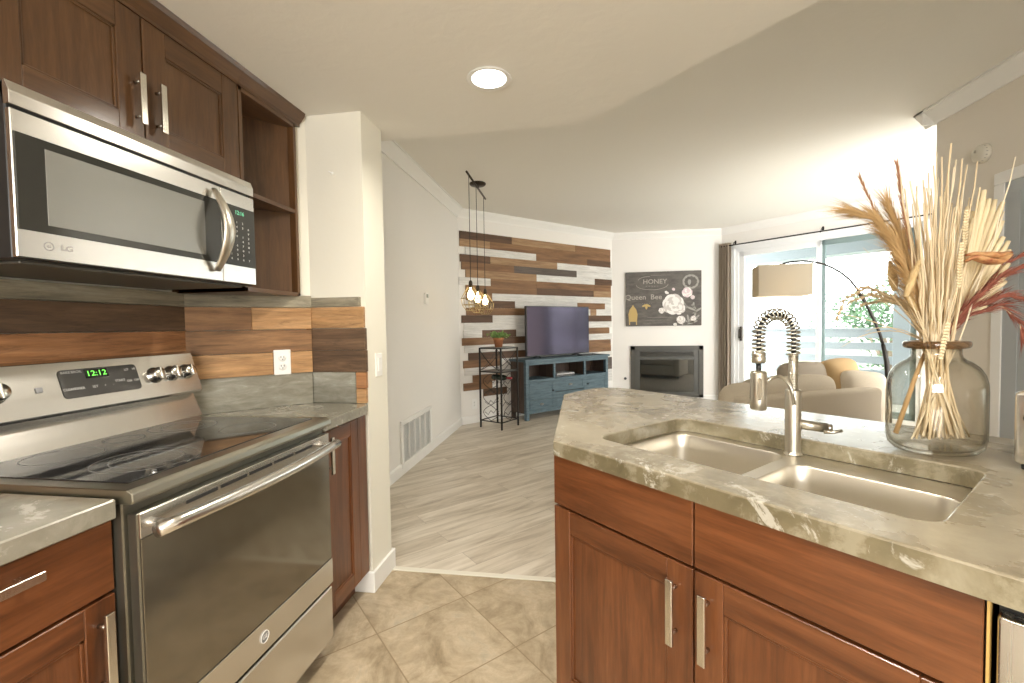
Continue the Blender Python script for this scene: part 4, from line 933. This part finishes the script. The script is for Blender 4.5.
gv = tag(G().lathe([(0, 0), (.022, 0), (.022, .006), (.012, .009), (.012, .03), (0, .032)], seg=20, M=Matrix.Translation((.712, 7.604, .363)) @ Matrix.Rotation(PI/2, 4, 'X')).build('gas_valve', mat('valve_dark', (.08, .08, .08), .35, .7)), 'small round dark gas valve on the wall left of the fireplace', 'valve')

# fireplace
fpz = thing('fireplace', 'black framed gas fireplace insert set in the wall under the canvas', 'fireplace', (1.37, 7.605, .2), 0)
M_fp = mat('fireplace_charcoal', (.07, .067, .058), .45, .3); Yw = 7.604
g = G().box(.80, .87, Yw-.03, Yw, .06, .90, .003).box(1.865, 1.935, Yw-.03, Yw, .06, .90, .003).box(.80, 1.935, Yw-.03, Yw, .835, .90, .003).box(.80, 1.935, Yw-.03, Yw, .06, .11, .003)
g.build('outer_frame', M_fp, fpz, I)
g = G().box(.87, .945, Yw-.018, Yw, .11, .835, .002).box(1.79, 1.865, Yw-.018, Yw, .11, .835, .002).box(.945, 1.79, Yw-.018, Yw, .80, .835, .002).box(.945, 1.79, Yw-.018, Yw, .675, .73, .002).box(.945, 1.79, Yw-.018, Yw, .11, .15, .002)
g.build('inner_frame', mat('fireplace_grey', (.075, .075, .068), .4, .4), fpz, I)
g = G()
for k in range(4): g.box(.945, 1.79, Yw-.014, Yw-.004, .735+k*.016, .744+k*.016)
g.build('louver', M_fp, fpz, I)
g = G().box(.945, 1.79, Yw+.16, Yw+.17, .15, .68).box(.945, .95, Yw, Yw+.17, .15, .68).box(1.785, 1.79, Yw, Yw+.17, .15, .68).box(.945, 1.79, Yw, Yw+.17, .67, .68).box(.945, 1.79, Yw, Yw+.17, .15, .16).box(.945, 1.79, Yw+.001, Yw+.003, .73, .80)
g.build('firebox', M_dark, fpz, I)
g = G(); g.tube([(1.05, Yw+.08, .22), (1.7, Yw+.10, .24)], .045, 10).tube([(1.10, Yw+.06, .28), (1.5, Yw+.11, .31)], .035, 10).tube([(1.35, Yw+.10, .30), (1.68, Yw+.05, .33)], .032, 10)
g.jitter(.008, 14); g.build('logs', mat('ceramic_log', (.28, .24, .20), .85), fpz, I)
G().box(.945, 1.79, Yw-.006, Yw-.003, .15, .675).build('glass', glass_mat('fire_glass', (.30, .33, .34), .35, .5), fpz, I)

# canvas above the fireplace
cv = thing('canvas_print', 'charcoal canvas print with white rose and chalk lettering above the fireplace', 'picture', (1.315, 7.604, 1.66), 0)
mcv = mat('charcoal_canvas', (.115, .105, .095), .8); v_ = coords(mcv, (1, 1, 3)); setc(mcv, ramp(mcv, tex(mcv, v_, 5, 7, .7), [(.35, (.085, .078, .072)), (.7, (.17, .155, .14))]))
cvb = G().box(.724, 1.905, 7.572, 7.604, 1.226, 2.107, .003).build('canvas', mcv, cv, I)
def CM(x, z_, d=.0006): return Matrix.Translation((x, 7.572-d, z_)) @ Matrix.Rotation(PI/2, 4, 'X')
chalk = mat('chalk_print', (.40, .37, .33), .8)
G_ = G(); G_.merge(text_bm('HONEY', .105, .0002, CM(1.185, 1.945), 1.05, .001)); G_.build('chalk_word', chalk, cvb, I)
G_ = G(); G_.merge(text_bm('Queen  Bee', .115, .0002, CM(1.005, 1.695), 1.05, .001)); G_.build('chalk_word', chalk, cvb, I)
g = G()
for (x, z_, tx, s_) in [(1.14, 1.875, '~ ~ ~ ~ ~', .05), (1.06, 1.60, '- - - - - -', .045), (1.25, 1.385, '_______________', .05), (1.22, 1.34, '_________________', .045), (1.15, 1.29, '_______________', .04), (1.28, 2.065, '______________', .045)]:
    g.merge(text_bm(tx, s_, .0001, CM(x, z_)))
g.tube([(1.14+.25*math.cos(a), 7.5712, 1.90+.085*math.sin(a)) for a in [PI+PI*k/20 for k in range(21)]], .003, 4).tube([(1.08+.16*math.cos(a), 7.5712, 1.96+.07*math.sin(a)) for a in [PI*.45+PI*.5*k/14 for k in range(15)]], .003, 4)
g.build('chalk_flourish', chalk, cvb, I)
def petal(g, x, z_, rx, rz, a, mi=0, d=.0012):
    n = 14; pts = []
    for k in range(n):
        th = 2*PI*k/n; px, pz = rx*math.cos(th), rz*math.sin(th)*(1+.12*math.sin(3*th)); pts.append((x+px*math.cos(a)-pz*math.sin(a), z_+px*math.sin(a)+pz*math.cos(a)))
    g.prism(pts, 7.572-d, 7.572-d+.001, 'y', mi)
g = G(); R = random.Random(5); rose = [mat('rose_white', (.80, .77, .74), .8), mat('rose_shade', (.58, .54, .51), .8), mat('rose_pink', (.66, .54, .56), .8), mat('leaf_chalk_grey', (.33, .32, .29), .8)]
def rose_f(cx_, cz_, r, cols=(0, 1)):
    d = .001
    for ring, n in ((1.0, 7), (.72, 6), (.45, 5), (.22, 3)):
        for k in range(n):
            a = 2*PI*k/n+R.uniform(-.2, .2)+ring*3; petal(g, cx_+r*ring*.55*math.cos(a), cz_+r*ring*.55*math.sin(a), r*ring*.42, r*ring*.5, a+R.uniform(-.3, .3), cols[(k+int(ring*10)) % 2], d); d += .00012
for k in range(16): petal(g, 1.66+R.uniform(-.1, .2), 1.40+R.uniform(-.14, .18), .016, R.uniform(.05, .085), R.uniform(-1.3, 1.3), 3, .0005)
for k in range(11):
    a = 2*PI*k/11; petal(g, 1.74+.11*math.cos(a), 1.93+.10*math.sin(a), .018, .036, a, 3, .0005)
petal(g, 1.72, 1.925, .025, .045, 0, 3, .0008); rose_f(1.47, 1.575, .175); rose_f(1.56, 1.50, .10); rose_f(1.685, 1.76, .085, (2, 0)); rose_f(1.59, 1.32, .07); rose_f(1.29, 1.475, .05, (0, 1)); rose_f(1.78, 1.34, .045, (1, 0)); petal(g, 1.37, 1.765, .035, .022, -.6, 0); petal(g, 1.475, 1.815, .022, .025, .8, 2); rose_f(1.50, 1.245, .03); rose_f(1.77, 1.68, .035, (2, 1))
g.build('rose_print', rose, cvb, I)
g = G(); mg = mat('hive_gold', (.50, .36, .14), .7)
g.prism([(.775, 1.30), (.765, 1.42), (.785, 1.50), (.82, 1.545), (.838, 1.58), (.856, 1.545), (.89, 1.50), (.91, 1.42), (.90, 1.30)], 7.5705, 7.5715, 'y')
g.box(.775, .79, 7.5705, 7.5715, 1.25, 1.30).box(.885, .90, 7.5705, 7.5715, 1.25, 1.30); petal(g, 1.05, 1.545, .02, .045, 0, 0, .001); petal(g, 1.015, 1.56, .035, .016, .5, 0, .0012); petal(g, 1.085, 1.56, .035, .016, -.5, 0, .0013)
g.build('hive_print', mg, cvb, I)

# sofa (frame TS: x along the back seen from behind, y towards its front)
TS = Matrix.Translation((.985, 3.17, 0)) @ Matrix.Rotation(math.radians(25.9), 4, 'Z')
MS = mat('oatmeal_fabric', (.55, .48, .38), .95); v_ = coords(MS, (1, 1, 1)); h_ = tex(MS, v_, 160, 3, .8); bump(MS, h_, .35, .002)
setc(MS, mixc(MS, .4, (.56, .49, .385), ramp(MS, h_, [(.3, (.40, .34, .26)), (.7, (.66, .59, .48))])))
sf = thing('sofa', 'oatmeal fabric sofa seen from behind beyond the peninsula', 'sofa', tuple(TS @ Vector((.7, .4, 0))), math.radians(25.9))
def cushion(x0, x1, y0, y1, z0, z1, r, nm, m, parent, T, rot=None, puff=.0, seed=0):
    t = bmesh.new(); bmesh.ops.create_cube(t, size=1)
    for v in t.verts: v.co = Vector((v.co.x*(x1-x0), v.co.y*(y1-y0), v.co.z*(z1-z0)))
    bmesh.ops.bevel(t, geom=list(t.edges), offset=r, segments=4, affect='EDGES', profile=.5)
    bmesh.ops.subdivide_edges(t, edges=[e for e in t.edges if e.calc_length() > .1], cuts=5, use_grid_fill=True)
    hx, hy, hz = (x1-x0)/2, (y1-y0)/2, (z1-z0)/2
    for v in t.verts:
        ax, ay, az = v.co.x/hx, v.co.y/hy, v.co.z/hz
        v.co.y += puff*math.copysign(1, v.co.y)*(1-ax*ax)*(1-az*az)*(abs(ay) > .5)
        v.co.z += puff*.5*math.copysign(1, v.co.z)*(1-ax*ax)*(1-ay*ay)
        v.co += noise.noise_vector(v.co*4+Vector((seed, 0, 0)))*.012
    Mx = Matrix.Translation(((x0+x1)/2, (y0+y1)/2, (z0+z1)/2)) @ (rot or Matrix.Identity(4))
    g = G(); g.merge(t, 0, Mx, True); return g.build(nm, m, parent, T)
def RX(a): return Matrix.Rotation(math.radians(a), 4, 'X')
G().box(.12, 1.43, 0, .13, .06, .748, .025, seg=3).build('back_frame', MS, sf, TS)
G().box(.0, 1.75, .13, .90, .08, .30, .03, seg=3).build('seat_base', MS, sf, TS)
G().box(-.02, .13, .14, .92, .06, .58, .05, seg=4).build('arm', MS, sf, TS)
G().box(1.61, 1.75, .14, .92, .06, .62, .04, seg=4).build('arm', MS, sf, TS)
cushion(.10, .40, .05, .27, .42, .82, .10, 'back_cushion', MS, sf, TS, RX(-8), .02, 5)
cushion(.36, 1.20, .135, .33, .40, .835, .08, 'back_cushion', MS, sf, TS, RX(-8), .03, 1)
cushion(.14, .87, .34, .92, .30, .45, .05, 'seat_cushion', MS, sf, TS, None, .01, 2)
cushion(.88, 1.60, .34, .92, .30, .45, .05, 'seat_cushion', MS, sf, TS, None, .01, 3)
for x, y in ((.17, .06), (1.38, .06), (.03, .85), (1.70, .85)): G().cyl((x, y, .06), (x, y, 0), .022, .016, 12).build('leg', M_dark, sf, TS)
cu_ = cushion(-.24, .24, -.09, .09, -.22, .22, .07, 'throw_pillow', mat('mustard_tan_fabric', (.40, .27, .13), .95), None, TS @ Matrix.Translation((1.60, .46, .70)), Matrix.Rotation(.25, 4, 'Z') @ RX(-14), .03, 7)
tag(cu_, 'tan brown throw pillow poking up behind the sofa back', 'pillow')
cu_ = cushion(-.19, .19, -.08, .08, -.19, .19, .07, 'throw_pillow', MS, None, TS @ Matrix.Translation((1.60, .27, .645)), Matrix.Rotation(-.3, 4, 'Z') @ RX(-10), .03, 9)
tag(cu_, 'light oatmeal throw pillow at the right end of the sofa', 'pillow')
cu_ = cushion(-.22, .22, -.08, .08, -.20, .20, .07, 'throw_pillow', mat('taupe_fabric', (.36, .31, .25), .95), None, TS @ Matrix.Translation((1.22, .48, .71)), Matrix.Rotation(-.1, 4, 'Z') @ RX(-12), .03, 11)
tag(cu_, 'taupe throw pillow just showing above the middle of the sofa back', 'pillow')

# arc lamp
al = thing('arc_floor_lamp', 'arched black floor lamp with rectangular cream shade behind the sofa', 'floor lamp', (3.05, 5.0, 0), 0)
G().lathe([(0, 0), (.17, 0), (.17, .03), (.16, .04), (.03, .045), (0, .045)], (3.05, 5.0, 0), 32).build('base', M_dark, al, I)
G().tube([(3.05, 5.0, .04), (3.045, 5.0, .5), (3.02, 5.0, .85), (2.985, 5.0, 1.02)], [.024, .024, .022, .018], 12).build('pole', M_iron, al, I)
arcp = [(2.985, 1.02), (2.955, 1.13), (2.91, 1.249), (2.855, 1.375), (2.789, 1.502), (2.74, 1.59), (2.678, 1.676), (2.60, 1.748), (2.521, 1.801), (2.44, 1.842), (2.353, 1.868), (2.24, 1.883), (2.128, 1.878), (2.05, 1.862)]
G().tube([(a, 5.0, b_) for a, b_ in arcp], [.014]*5+[.009]*9, 10).tube([(2.80, 5, 1.48), (2.775, 5, 1.53)], .019, 10).build('arm', M_iron, al, I)
G().cyl((2.035, 5.0, 1.862), (2.035, 5.0, 1.82), .018).cyl((2.035, 5, 1.85), (2.035, 5, 1.72), .006, seg=8).build('shade_mount', M_brz, al, I)
Msh = Matrix.Translation((2.035, 5.0, 0)) @ Matrix.Rotation(math.radians(-8), 4, 'Z')
t = G(); W_, D_ = .24, .15
for (a0, a1, b0, b1) in ((-W_, W_, -D_, -D_+.004), (-W_, W_, D_-.004, D_), (-W_, -W_+.004, -D_, D_), (W_-.004, W_, -D_, D_)): t.box(a0, a1, b0, b1, 1.53, 1.84, .001)
G().lathe([(0, 0), (.03, -.02), (.035, -.05), (0, -.09)], (2.035, 5.0, 1.75), 16).build('bulb', mat('lamp_bulb', (1, .9, .7), .4, emit=(1, .85, .62), es=5), al, I)
l = bpy.data.lights.new('arc_lamp_bulb', 'POINT'); l.energy = 2.5; l.color = (1, .90, .74); l.shadow_soft_size = .06
o_ = bpy.data.objects.new('arc_lamp_bulb', l); C.objects.link(o_); o_.parent = al; o_.location = Vector((2.035, 5.0, 1.62))-Vector((3.05, 5.0, 0))
msd = mat('cream_linen_shade', (.60, .53, .41), .9); N, L, b = nt(msd)
tr = N.new('ShaderNodeBsdfTranslucent'); tr.inputs[0].default_value = (.50, .43, .32, 1); ms_ = N.new('ShaderNodeMixShader'); ms_.inputs[0].default_value = .35
L.new(b.outputs[0], ms_.inputs[1]); L.new(tr.outputs[0], ms_.inputs[2]); L.new(ms_.outputs[0], N['Material Output'].inputs[0])
t.build('shade', msd, al, Msh)

# ------------------------------------------------------------------ glass vase and dried stems (frame TJ: x right, y away, stem x and z come from image pixels)
K = .00277
TJ = Matrix.Translation((.933, 1.350, .9145)) @ Matrix.Rotation(math.radians(8.83), 4, 'Z')
vs_ = thing('glass_vase', 'large smoky glass jar vase holding dried stems on the peninsula', 'vase', (.933, 1.350, .9145), math.radians(8.83))
prof = [(0, .004), (.085, .004), (.112, .008), (.128, .022), (.134, .045), (.134, .165), (.132, .188), (.125, .210), (.112, .228), (.094, .241), (.078, .248), (.069, .255), (.066, .264), (.066, .278)]
inner = [(.062, .278), (.062, .264), (.066, .253), (.076, .244), (.091, .237), (.109, .224), (.121, .207), (.128, .187), (.130, .165), (.130, .047), (.122, .026), (.106, .016), (.08, .013), (0, .013)]
def vase_mat():
    m = bpy.data.materials.new('smoky_glass'); m.use_nodes = True; N, L = m.node_tree.nodes, m.node_tree.links
    for n in list(N): N.remove(n)
    o_ = N.new('ShaderNodeOutputMaterial'); t_ = N.new('ShaderNodeBsdfTransparent'); gl = N.new('ShaderNodeBsdfGlossy'); mx = N.new('ShaderNodeMixShader'); lw = N.new('ShaderNodeLayerWeight'); lw.inputs[0].default_value = .5
    cr = N.new('ShaderNodeValToRGB'); e = cr.color_ramp.elements; e[0].position = .0; e[0].color = (.975, .97, .955, 1); e[1].position = 1; e[1].color = (.34, .32, .26, 1); k = e.new(.55); k.color = (.94, .93, .90, 1)
    L.new(lw.outputs['Facing'], cr.inputs[0]); L.new(cr.outputs[0], t_.inputs[0])
    mr = N.new('ShaderNodeMapRange'); mr.inputs[1].default_value = .0; mr.inputs[2].default_value = 1; mr.inputs[3].default_value = .04; mr.inputs[4].default_value = .55
    pw = N.new('ShaderNodeMath'); pw.operation = 'POWER'; pw.inputs[1].default_value = 3; L.new(lw.outputs['Facing'], pw.inputs[0]); L.new(pw.outputs[0], mr.inputs[0])
    gl.inputs['Roughness'].default_value = .03; gl.inputs[0].default_value = (.9, .9, .87, 1)
    L.new(mr.outputs[0], mx.inputs[0]); L.new(t_.outputs[0], mx.inputs[1]); L.new(gl.outputs[0], mx.inputs[2]); L.new(mx.outputs[0], o_.inputs[0]); return m
M_vg = vase_mat()
M_rim = mat('stem_reflection_rim', (.30, .17, .07), .10, trans=.75, coat=.5)  # amber reflection of the stems put into the rim colour
G().lathe([(.062, .278), (.072, .277), (.084, .280), (.088, .285), (.088, .292), (.084, .297), (.070, .298), (.062, .296), (.062, .278)], seg=56, sx=.84, sy=.70).build('rim', M_rim, vs_, TJ)['label'] = 'rim tinted with reflected stems'
G().lathe(prof+inner, seg=56, sx=.82, sy=.68).build('body', M_vg, vs_, TJ)
VD = 1.200; FX = (936-512)*VD/448.0; EYE = 1.27-.9145
def J(u, v, y=0.0):  # image pixel (u, v) back-projected from the camera at depth y from the vase axis -> metres in the vase frame
    return Vector(((u-512)*(VD+y)/448.0-FX, y, EYE-(v-318.5)*(VD+y)/448.0))
R = random.Random(11)
M_stick = mat('pale_dried_stem', (.76, .62, .41), .8); M_stick2 = mat('cream_dried_stem', (.82, .72, .53), .8)
def bez(a, b_, c_, n=10):
    return [a*(1-t)**2+b_*2*t*(1-t)+c_*t*t for t in [k/n for k in range(n+1)]]
def through(low, neck, tip, bend, n=7):
    # low -> neck straight, neck -> tip gently bowed
    P_ = [low.lerp(neck, k/4) for k in range(4)]
    mid = (neck+tip)/2+bend; return P_+bez(neck, mid, tip, n)
# pale straight sticks: top ends (u, v) read off as image pixels, every one its own stick
tips = [(933, 155), (938, 160), (947, 147), (952, 163), (958, 162), (963, 168), (950, 170), (956, 185), (973, 165), (1010, 161), (966, 200), (930, 168), (925, 175), (920, 182), (914, 188), (907, 183), (928, 190), (944, 175), (935, 180), (941, 198), (949, 205), (932, 205), (924, 210), (917, 215), (910, 205), (902, 190), (898, 178), (960, 190), (938, 220), (946, 225), (930, 228), (953, 215), (921, 232), (1000, 214), (976, 190), (936, 240), (943, 250), (927, 250), (952, 245), (957, 230), (915, 240), (908, 225), (948, 260), (934, 262)]
R2_ = random.Random(21)
tips += [(R2_.uniform(912, 962), R2_.uniform(185, 300)) for _ in range(42)]
for i, (u, v) in enumerate(tips):
    y1_ = R.uniform(-.09, .09); nx = 936+(u-936)*.30+R.uniform(-8, 8); nx = max(918, min(957, nx))
    lx = 936-(u-936)*.45+R.uniform(-12, 26); lx = max(904, min(972, lx)); ny = R.uniform(-.030, .030)
    pts = through(J(lx, 437+R.uniform(-3, 2), R.uniform(-.05, .05)), J(nx, 345, ny), J(u, v, y1_), Vector((R.uniform(-.012, .012), R.uniform(-.01, .01), 0)))
    for q in range(5, len(pts)-1): pts[q] = pts[q]+Vector((R.uniform(-.0030, .0030), R.uniform(-.002, .002), 0))
    r_ = R.uniform(.0020, .0031); m_ = M_stick if i % 3 else M_stick2
    lab = {9: 'pale dried stick leaning furthest right out of the vase', 2: 'tallest pale dried stick standing in the glass vase'}.get(i)
    o_ = G().tube(pts, [r_]*(len(pts)-3)+[r_*.8, r_*.7, r_*.6], 6).build('dried_stick', m_, None, TJ)
    tag(o_, lab or 'thin pale dried stick in the dense upright bunch in the glass vase', 'dried stem', 'dried sticks in the vase')
# plumes: a curved stem with many fine hairs
def plume(name, label, pts, m, hair_from, n, hl, spread, droop, group, m_stem=None, wdt=.0009, dirb=Vector((0, 0, 0))):
    t_ = thing(name, label, 'dried stem', tuple(TJ @ Vector(pts[0])), math.radians(8.83), group)
    P_, _ = resample([Vector(p) for p in pts], 40)
    G().tube(P_, [.0022]*30+[.0018]*5+[.001]*5, 6).build('stem', m_stem or m, t_, TJ)
    g = G()
    for k in range(n):
        s_ = hair_from+(1-hair_from)*R.random(); j = min(38, int(s_*39)); p = P_[j]; d_ = (P_[min(j+1, 39)]-P_[j-1]).normalized()
        rd_ = Vector((R.gauss(0, 1), R.gauss(0, 1), R.gauss(0, 1))); rd_ = (rd_-d_*rd_.dot(d_)).normalized()
        env = math.sin(min(1, (s_-hair_from)/(1-hair_from)*1.15+.12)*PI*.8)**.7 if hair_from < 1 else 1
        L_ = hl*R.uniform(.5, 1.15)*max(.25, env); q0 = p; q1 = p+d_*L_*.5+rd_*L_*spread*.5+dirb*L_*.3; q2 = p+d_*L_*.85+rd_*L_*spread+dirb*L_-Vector((0, 0, droop*L_))
        sd_ = d_.cross(rd_).normalized()*wdt
        a_, b_ = g.bm.verts.new(q0-sd_), g.bm.verts.new(q0+sd_); c_, e_ = g.bm.verts.new(q1+sd_*.8), g.bm.verts.new(q1-sd_*.8); f_ = g.bm.verts.new(q2)
        g.bm.faces.new((a_, b_, c_, e_)); g.bm.faces.new((e_, c_, f_))
    g.build('feathery_head', m, t_, TJ); return t_
M_pam = mat('pampas_tan', (.62, .42, .20), .9); M_pamr = mat('pampas_rust', (.44, .22, .12), .9); M_bur = mat('burgundy_grass', (.28, .09, .06), .9); M_pale = mat('pale_grass', (.58, .45, .28), .9)
def PJ(*a): return [J(*p) for p in a]
plume('pampas_plume', 'large tan pampas plume arching to the upper left of the vase', PJ((950, 432, .03), (932, 345, 0), (912, 290, .0), (897, 250, .01), (878, 222, .02), (852, 212, .03)), M_pam, .42, 1500, .12, .34, .12, 'plumes in the vase', dirb=Vector((-.25, 0, .05)))
plume('pampas_plume', 'tan pampas plume just right of the large arching one', PJ((948, 434, -.02), (931, 345, .02), (914, 290, .03), (900, 240, .04), (886, 205, .05)), M_pam, .45, 900, .11, .32, .05, 'plumes in the vase', dirb=Vector((-.1, 0, .1)))
plume('pampas_plume', 'thin rust red plume spiking up left of the pale sticks', PJ((944, 432, .02), (933, 345, .01), (914, 270, .02), (902, 215, .02), (894, 166, .02)), M_pamr, .55, 480, .07, .16, 0, 'plumes in the vase')
plume('pampas_plume', 'thin grey brown plume tip at the upper left edge of the bouquet', PJ((946, 436, .02), (930, 345, .03), (906, 280, .05), (884, 235, .06), (858, 178, .07)), M_pamr, .62, 260, .06, .2, 0, 'plumes in the vase', M_pam)
for pts, lab in ((PJ((915, 436, 0), (938, 345, 0), (962, 310, -.02), (992, 282, -.03), (1020, 268, -.03)), 'burgundy grass plume reaching right towards the picture edge'),
                 (PJ((918, 434, .02), (940, 345, .01), (966, 312, .0), (1000, 296, 0), (1026, 300, 0)), 'lower burgundy grass plume arching right of the vase'),
                 (PJ((916, 436, .03), (940, 346, .01), (964, 318, .03), (998, 305, .04), (1018, 322, .05), (1022, 340, .05)), 'drooping burgundy grass plume hanging beside the vase neck'),
                 (PJ((920, 430, .04), (941, 345, .02), (970, 300, .03), (1000, 268, .05), (1030, 250, .05)), 'topmost burgundy grass plume to the right of the seed pod')):
    plume('grass_plume', lab, pts, M_bur, .50, 300, .10, .22, .10, 'burgundy plumes', M_stick, .0011)
for pts, lab in ((PJ((958, 432, 0), (930, 345, 0), (905, 306, -.02), (872, 293, -.03), (850, 300, -.03)), 'pale grass spike arching left just above the vase rim'),
                 (PJ((955, 430, .02), (929, 346, .01), (900, 302, .0), (868, 286, 0), (845, 297, 0), (836, 318, 0)), 'pale grass spike drooping lowest on the left of the bouquet'),
                 (PJ((952, 430, .03), (931, 345, .02), (912, 310, .03), (896, 297, .04), (862, 303, .05)), 'pale grass spike hidden low against the tan plume')):
    plume('grass_spike', lab, pts, M_pale, .58, 520, .032, .35, .05, 'pale grass spikes', M_pale, .0014)
# thin bare twigs reaching left
for i, (u, v, u2, v2) in enumerate([(848, 256, 880, 275), (862, 247, 893, 275), (834, 284, 875, 282), (838, 312, 868, 315), (865, 330, 893, 318), (842, 345, 885, 315), (855, 270, 890, 290), (900, 262, 915, 290)]):
    pts = [J(950, 434, .0), J(931, 347, .01*i-.03)] + bez(J(930, 343, .01*i-.03), J(u2, v2, .015*i-.05), J(u, v, .02*i-.07), 9)
    tag(G().tube(pts, [.0012]*(len(pts)-2)+[.0008, .0005], 5).build('bare_twig', M_pale, None, TJ), 'thin bare twig fanning out left of the glass vase', 'dried stem', 'bare twigs in the vase')
# bunny tails and ribbed wheat ears
def ear(label, stem, u0, v0, u1, v1, y, w_, m, name='grass_ear', ribs=True):
    t_ = thing(name, label, 'dried stem', tuple(TJ @ stem[0]), math.radians(8.83), 'dried grass ears')
    G().tube(stem, .0014, 6).build('stem', M_stick, t_, TJ)
    a, b_ = J(u0, v0, y), J(u1, v1, y); g = G(); n = max(5, int((b_-a).length/.0065)); d_ = (b_-a).normalized(); nn = d_.cross(Vector((0, 1, 0))).normalized()
    for k in range(n):
        s_ = k/(n-1); w2 = w_*(.55+.45*math.sin(PI*min(1, s_*.9+.1))); c0 = a.lerp(b_, s_)
        for sg in (-1, 1):
            e_ = c0+nn*w2*sg+d_*.006; g.tube([c0, (c0+e_)/2+d_*.001, e_], [.0022, .0032, .0012], 6)
            e_ = c0+Vector((0, 1, 0))*w2*sg+d_*.006; g.tube([c0, (c0+e_)/2+d_*.001, e_], [.0022, .0032, .0012], 6)
    g.build('seed_head', m, t_, TJ)
M_ear = mat('cream_ear', (.80, .69, .47), .85); M_bun = mat('bunny_tail', (.68, .52, .28), .95)
ear('ribbed cream wheat ear standing left of the pleated palm fan', [J(930, 434, 0), J(941, 345, 0), J(958, 300, -.02), J(962, 250, -.03)], 962, 252, 963, 214, -.03, .008, M_ear)
ear('ribbed cream wheat ear below the other near the seed pod', [J(930, 436, 0), J(941, 345, -.01), J(954, 300, -.04), J(957, 285, -.05)], 957, 288, 959, 246, -.05, .008, M_ear)
ear('cream wheat ear drooping over the rim of the glass vase', [J(938, 436, 0), J(942, 346, -.03), J(950, 318, -.09), J(948, 334, -.108)], 947, 322, 941, 356, -.112, .007, M_ear)
def fuzzy(label, stem, c0, c1, y, r_):
    t_ = thing('bunny_tail', label, 'dried stem', tuple(TJ @ stem[0]), math.radians(8.83), 'bunny tail grasses')
    G().tube(stem, .0014, 6).build('stem', M_stick, t_, TJ)
    a, b_ = J(*c0, y), J(*c1, y); g = G()
    for k in range(900):
        s_ = R.random(); rr_ = r_*math.sin(PI*(s_*.86+.1))**.6; d_ = (b_-a).normalized(); q = Vector((R.gauss(0, 1), R.gauss(0, 1), R.gauss(0, 1))); q = (q-d_*q.dot(d_)).normalized()
        p0 = a.lerp(b_, s_)+q*rr_*.3; p1 = a.lerp(b_, s_)+q*rr_+d_*.006; sd_ = d_.cross(q)*.0011
        g.bm.faces.new([g.bm.verts.new(x_) for x_ in (p0-sd_, p0+sd_, p1)])
    g.tube([a, a.lerp(b_, .3), a.lerp(b_, .7), b_], [r_*.35, r_*.65, r_*.6, r_*.2], 10)
    g.build('fuzzy_head', M_bun, t_, TJ)
fuzzy('honey coloured bunny tail head in front of the pale sticks', [J(926, 434, 0), J(930, 345, -.03), J(908, 296, -.08)], (905, 296), (917, 262), -.085, .012)
fuzzy('beige bunny tail head behind the left grass spikes', [J(940, 434, 0), J(930, 345, .01), J(896, 290, .04)], (894, 290), (889, 262), .04, .016)
fuzzy('small bunny tail head low on the left of the vase mouth', [J(950, 434, 0), J(930, 345, -.01), J(917, 310, -.05)], (915, 310), (905, 292), -.055, .010)
# pleated palm fan
pf = thing('palm_fan', 'pleated pale dried palm fan standing at the right of the bouquet', 'dried stem', tuple(TJ @ J(925, 436, 0)), math.radians(8.83))
G().tube([J(922, 434, .02), J(941, 345, .03), J(958, 312, .035)], .003, 7).build('stem', M_stick, pf, TJ)
c0 = J(956, 316, .035)
oc = [(968, 205), (976, 196), (985, 197), (992, 208), (996, 222), (1002, 236), (1001, 250), (1006, 262), (1002, 276), (997, 289), (988, 300), (978, 308)]
def outl(s_):
    q = s_*(len(oc)-1); j = min(int(q), len(oc)-2); f_ = q-j; return J(oc[j][0]*(1-f_)+oc[j+1][0]*f_, oc[j][1]*(1-f_)+oc[j+1][1]*f_, .035)
g = G(); n = 29
for k in range(n+1):
    e_ = outl(k/n); e_ = c0+(e_-c0)*R.uniform(.86, 1.03); yo = (.011 if k % 2 else -.011)
    pts = [c0.lerp(e_, j/9)+Vector((R.uniform(-.0012, .0012), yo*(.3+j/9)+R.uniform(-.0015, .0015), R.uniform(-.0012, .0012))) for j in range(10)]
    g.tube(pts, [.002+.0062*(j/9)**.8*(1 if j < 9 else .55)+R.uniform(0, .0008) for j in range(10)], 8, flat=.8)
g.build('pleated_leaf', mat('palm_cream', (.80, .68, .45), .75), pf, TJ)
# woody seed pod
sp_ = thing('seed_pod', 'split reddish brown seed pod in front of the palm fan', 'dried stem', tuple(TJ @ J(960, 265, -.03)), math.radians(8.83))
mp_ = mat('pod_brown', (.45, .20, .09), .55); v_ = coords(mp_); setc(mp_, ramp(mp_, tex(mp_, v_, 35, 4), [(.35, (.27, .07, .03)), (.5, (.50, .24, .10)), (.7, (.66, .42, .20))]))
for q, (yo, dz) in enumerate(((-.055, 0), (-.04, 6))):
    pts = [J(963, 262-dz, yo), J(972, 258-dz*.5, yo-.008), J(984, 262-dz, yo-.012), J(996, 263-dz, yo-.008), J(1007, 256-dz*.3, yo)]
    P_, _ = resample(pts, 16); G().tube(P_, [.0135*math.sin(PI*(k+1)/17)**.5+.001 for k in range(16)], 12, flat=.55).jitter(.0025, 60).build('pod_half', mp_, sp_, TJ)
G().tube([J(930, 434, -.01), J(940, 345, -.03), J(952, 300, -.05), J(964, 264, -.05)], .0017, 6).build('stem', M_stick, sp_, TJ)
# thick tan stalk inside the jar
tag(G().tube([J(897, 432, .0), J(916, 375, .01), J(928, 344, .015), J(936, 300, .03)], [.006, .005, .0045, .003], 10).build('reed_stalk', mat('tan_reed', (.55, .36, .17), .7), None, TJ), 'thick tan reed stalk slanting across the inside of the vase', 'dried stem')
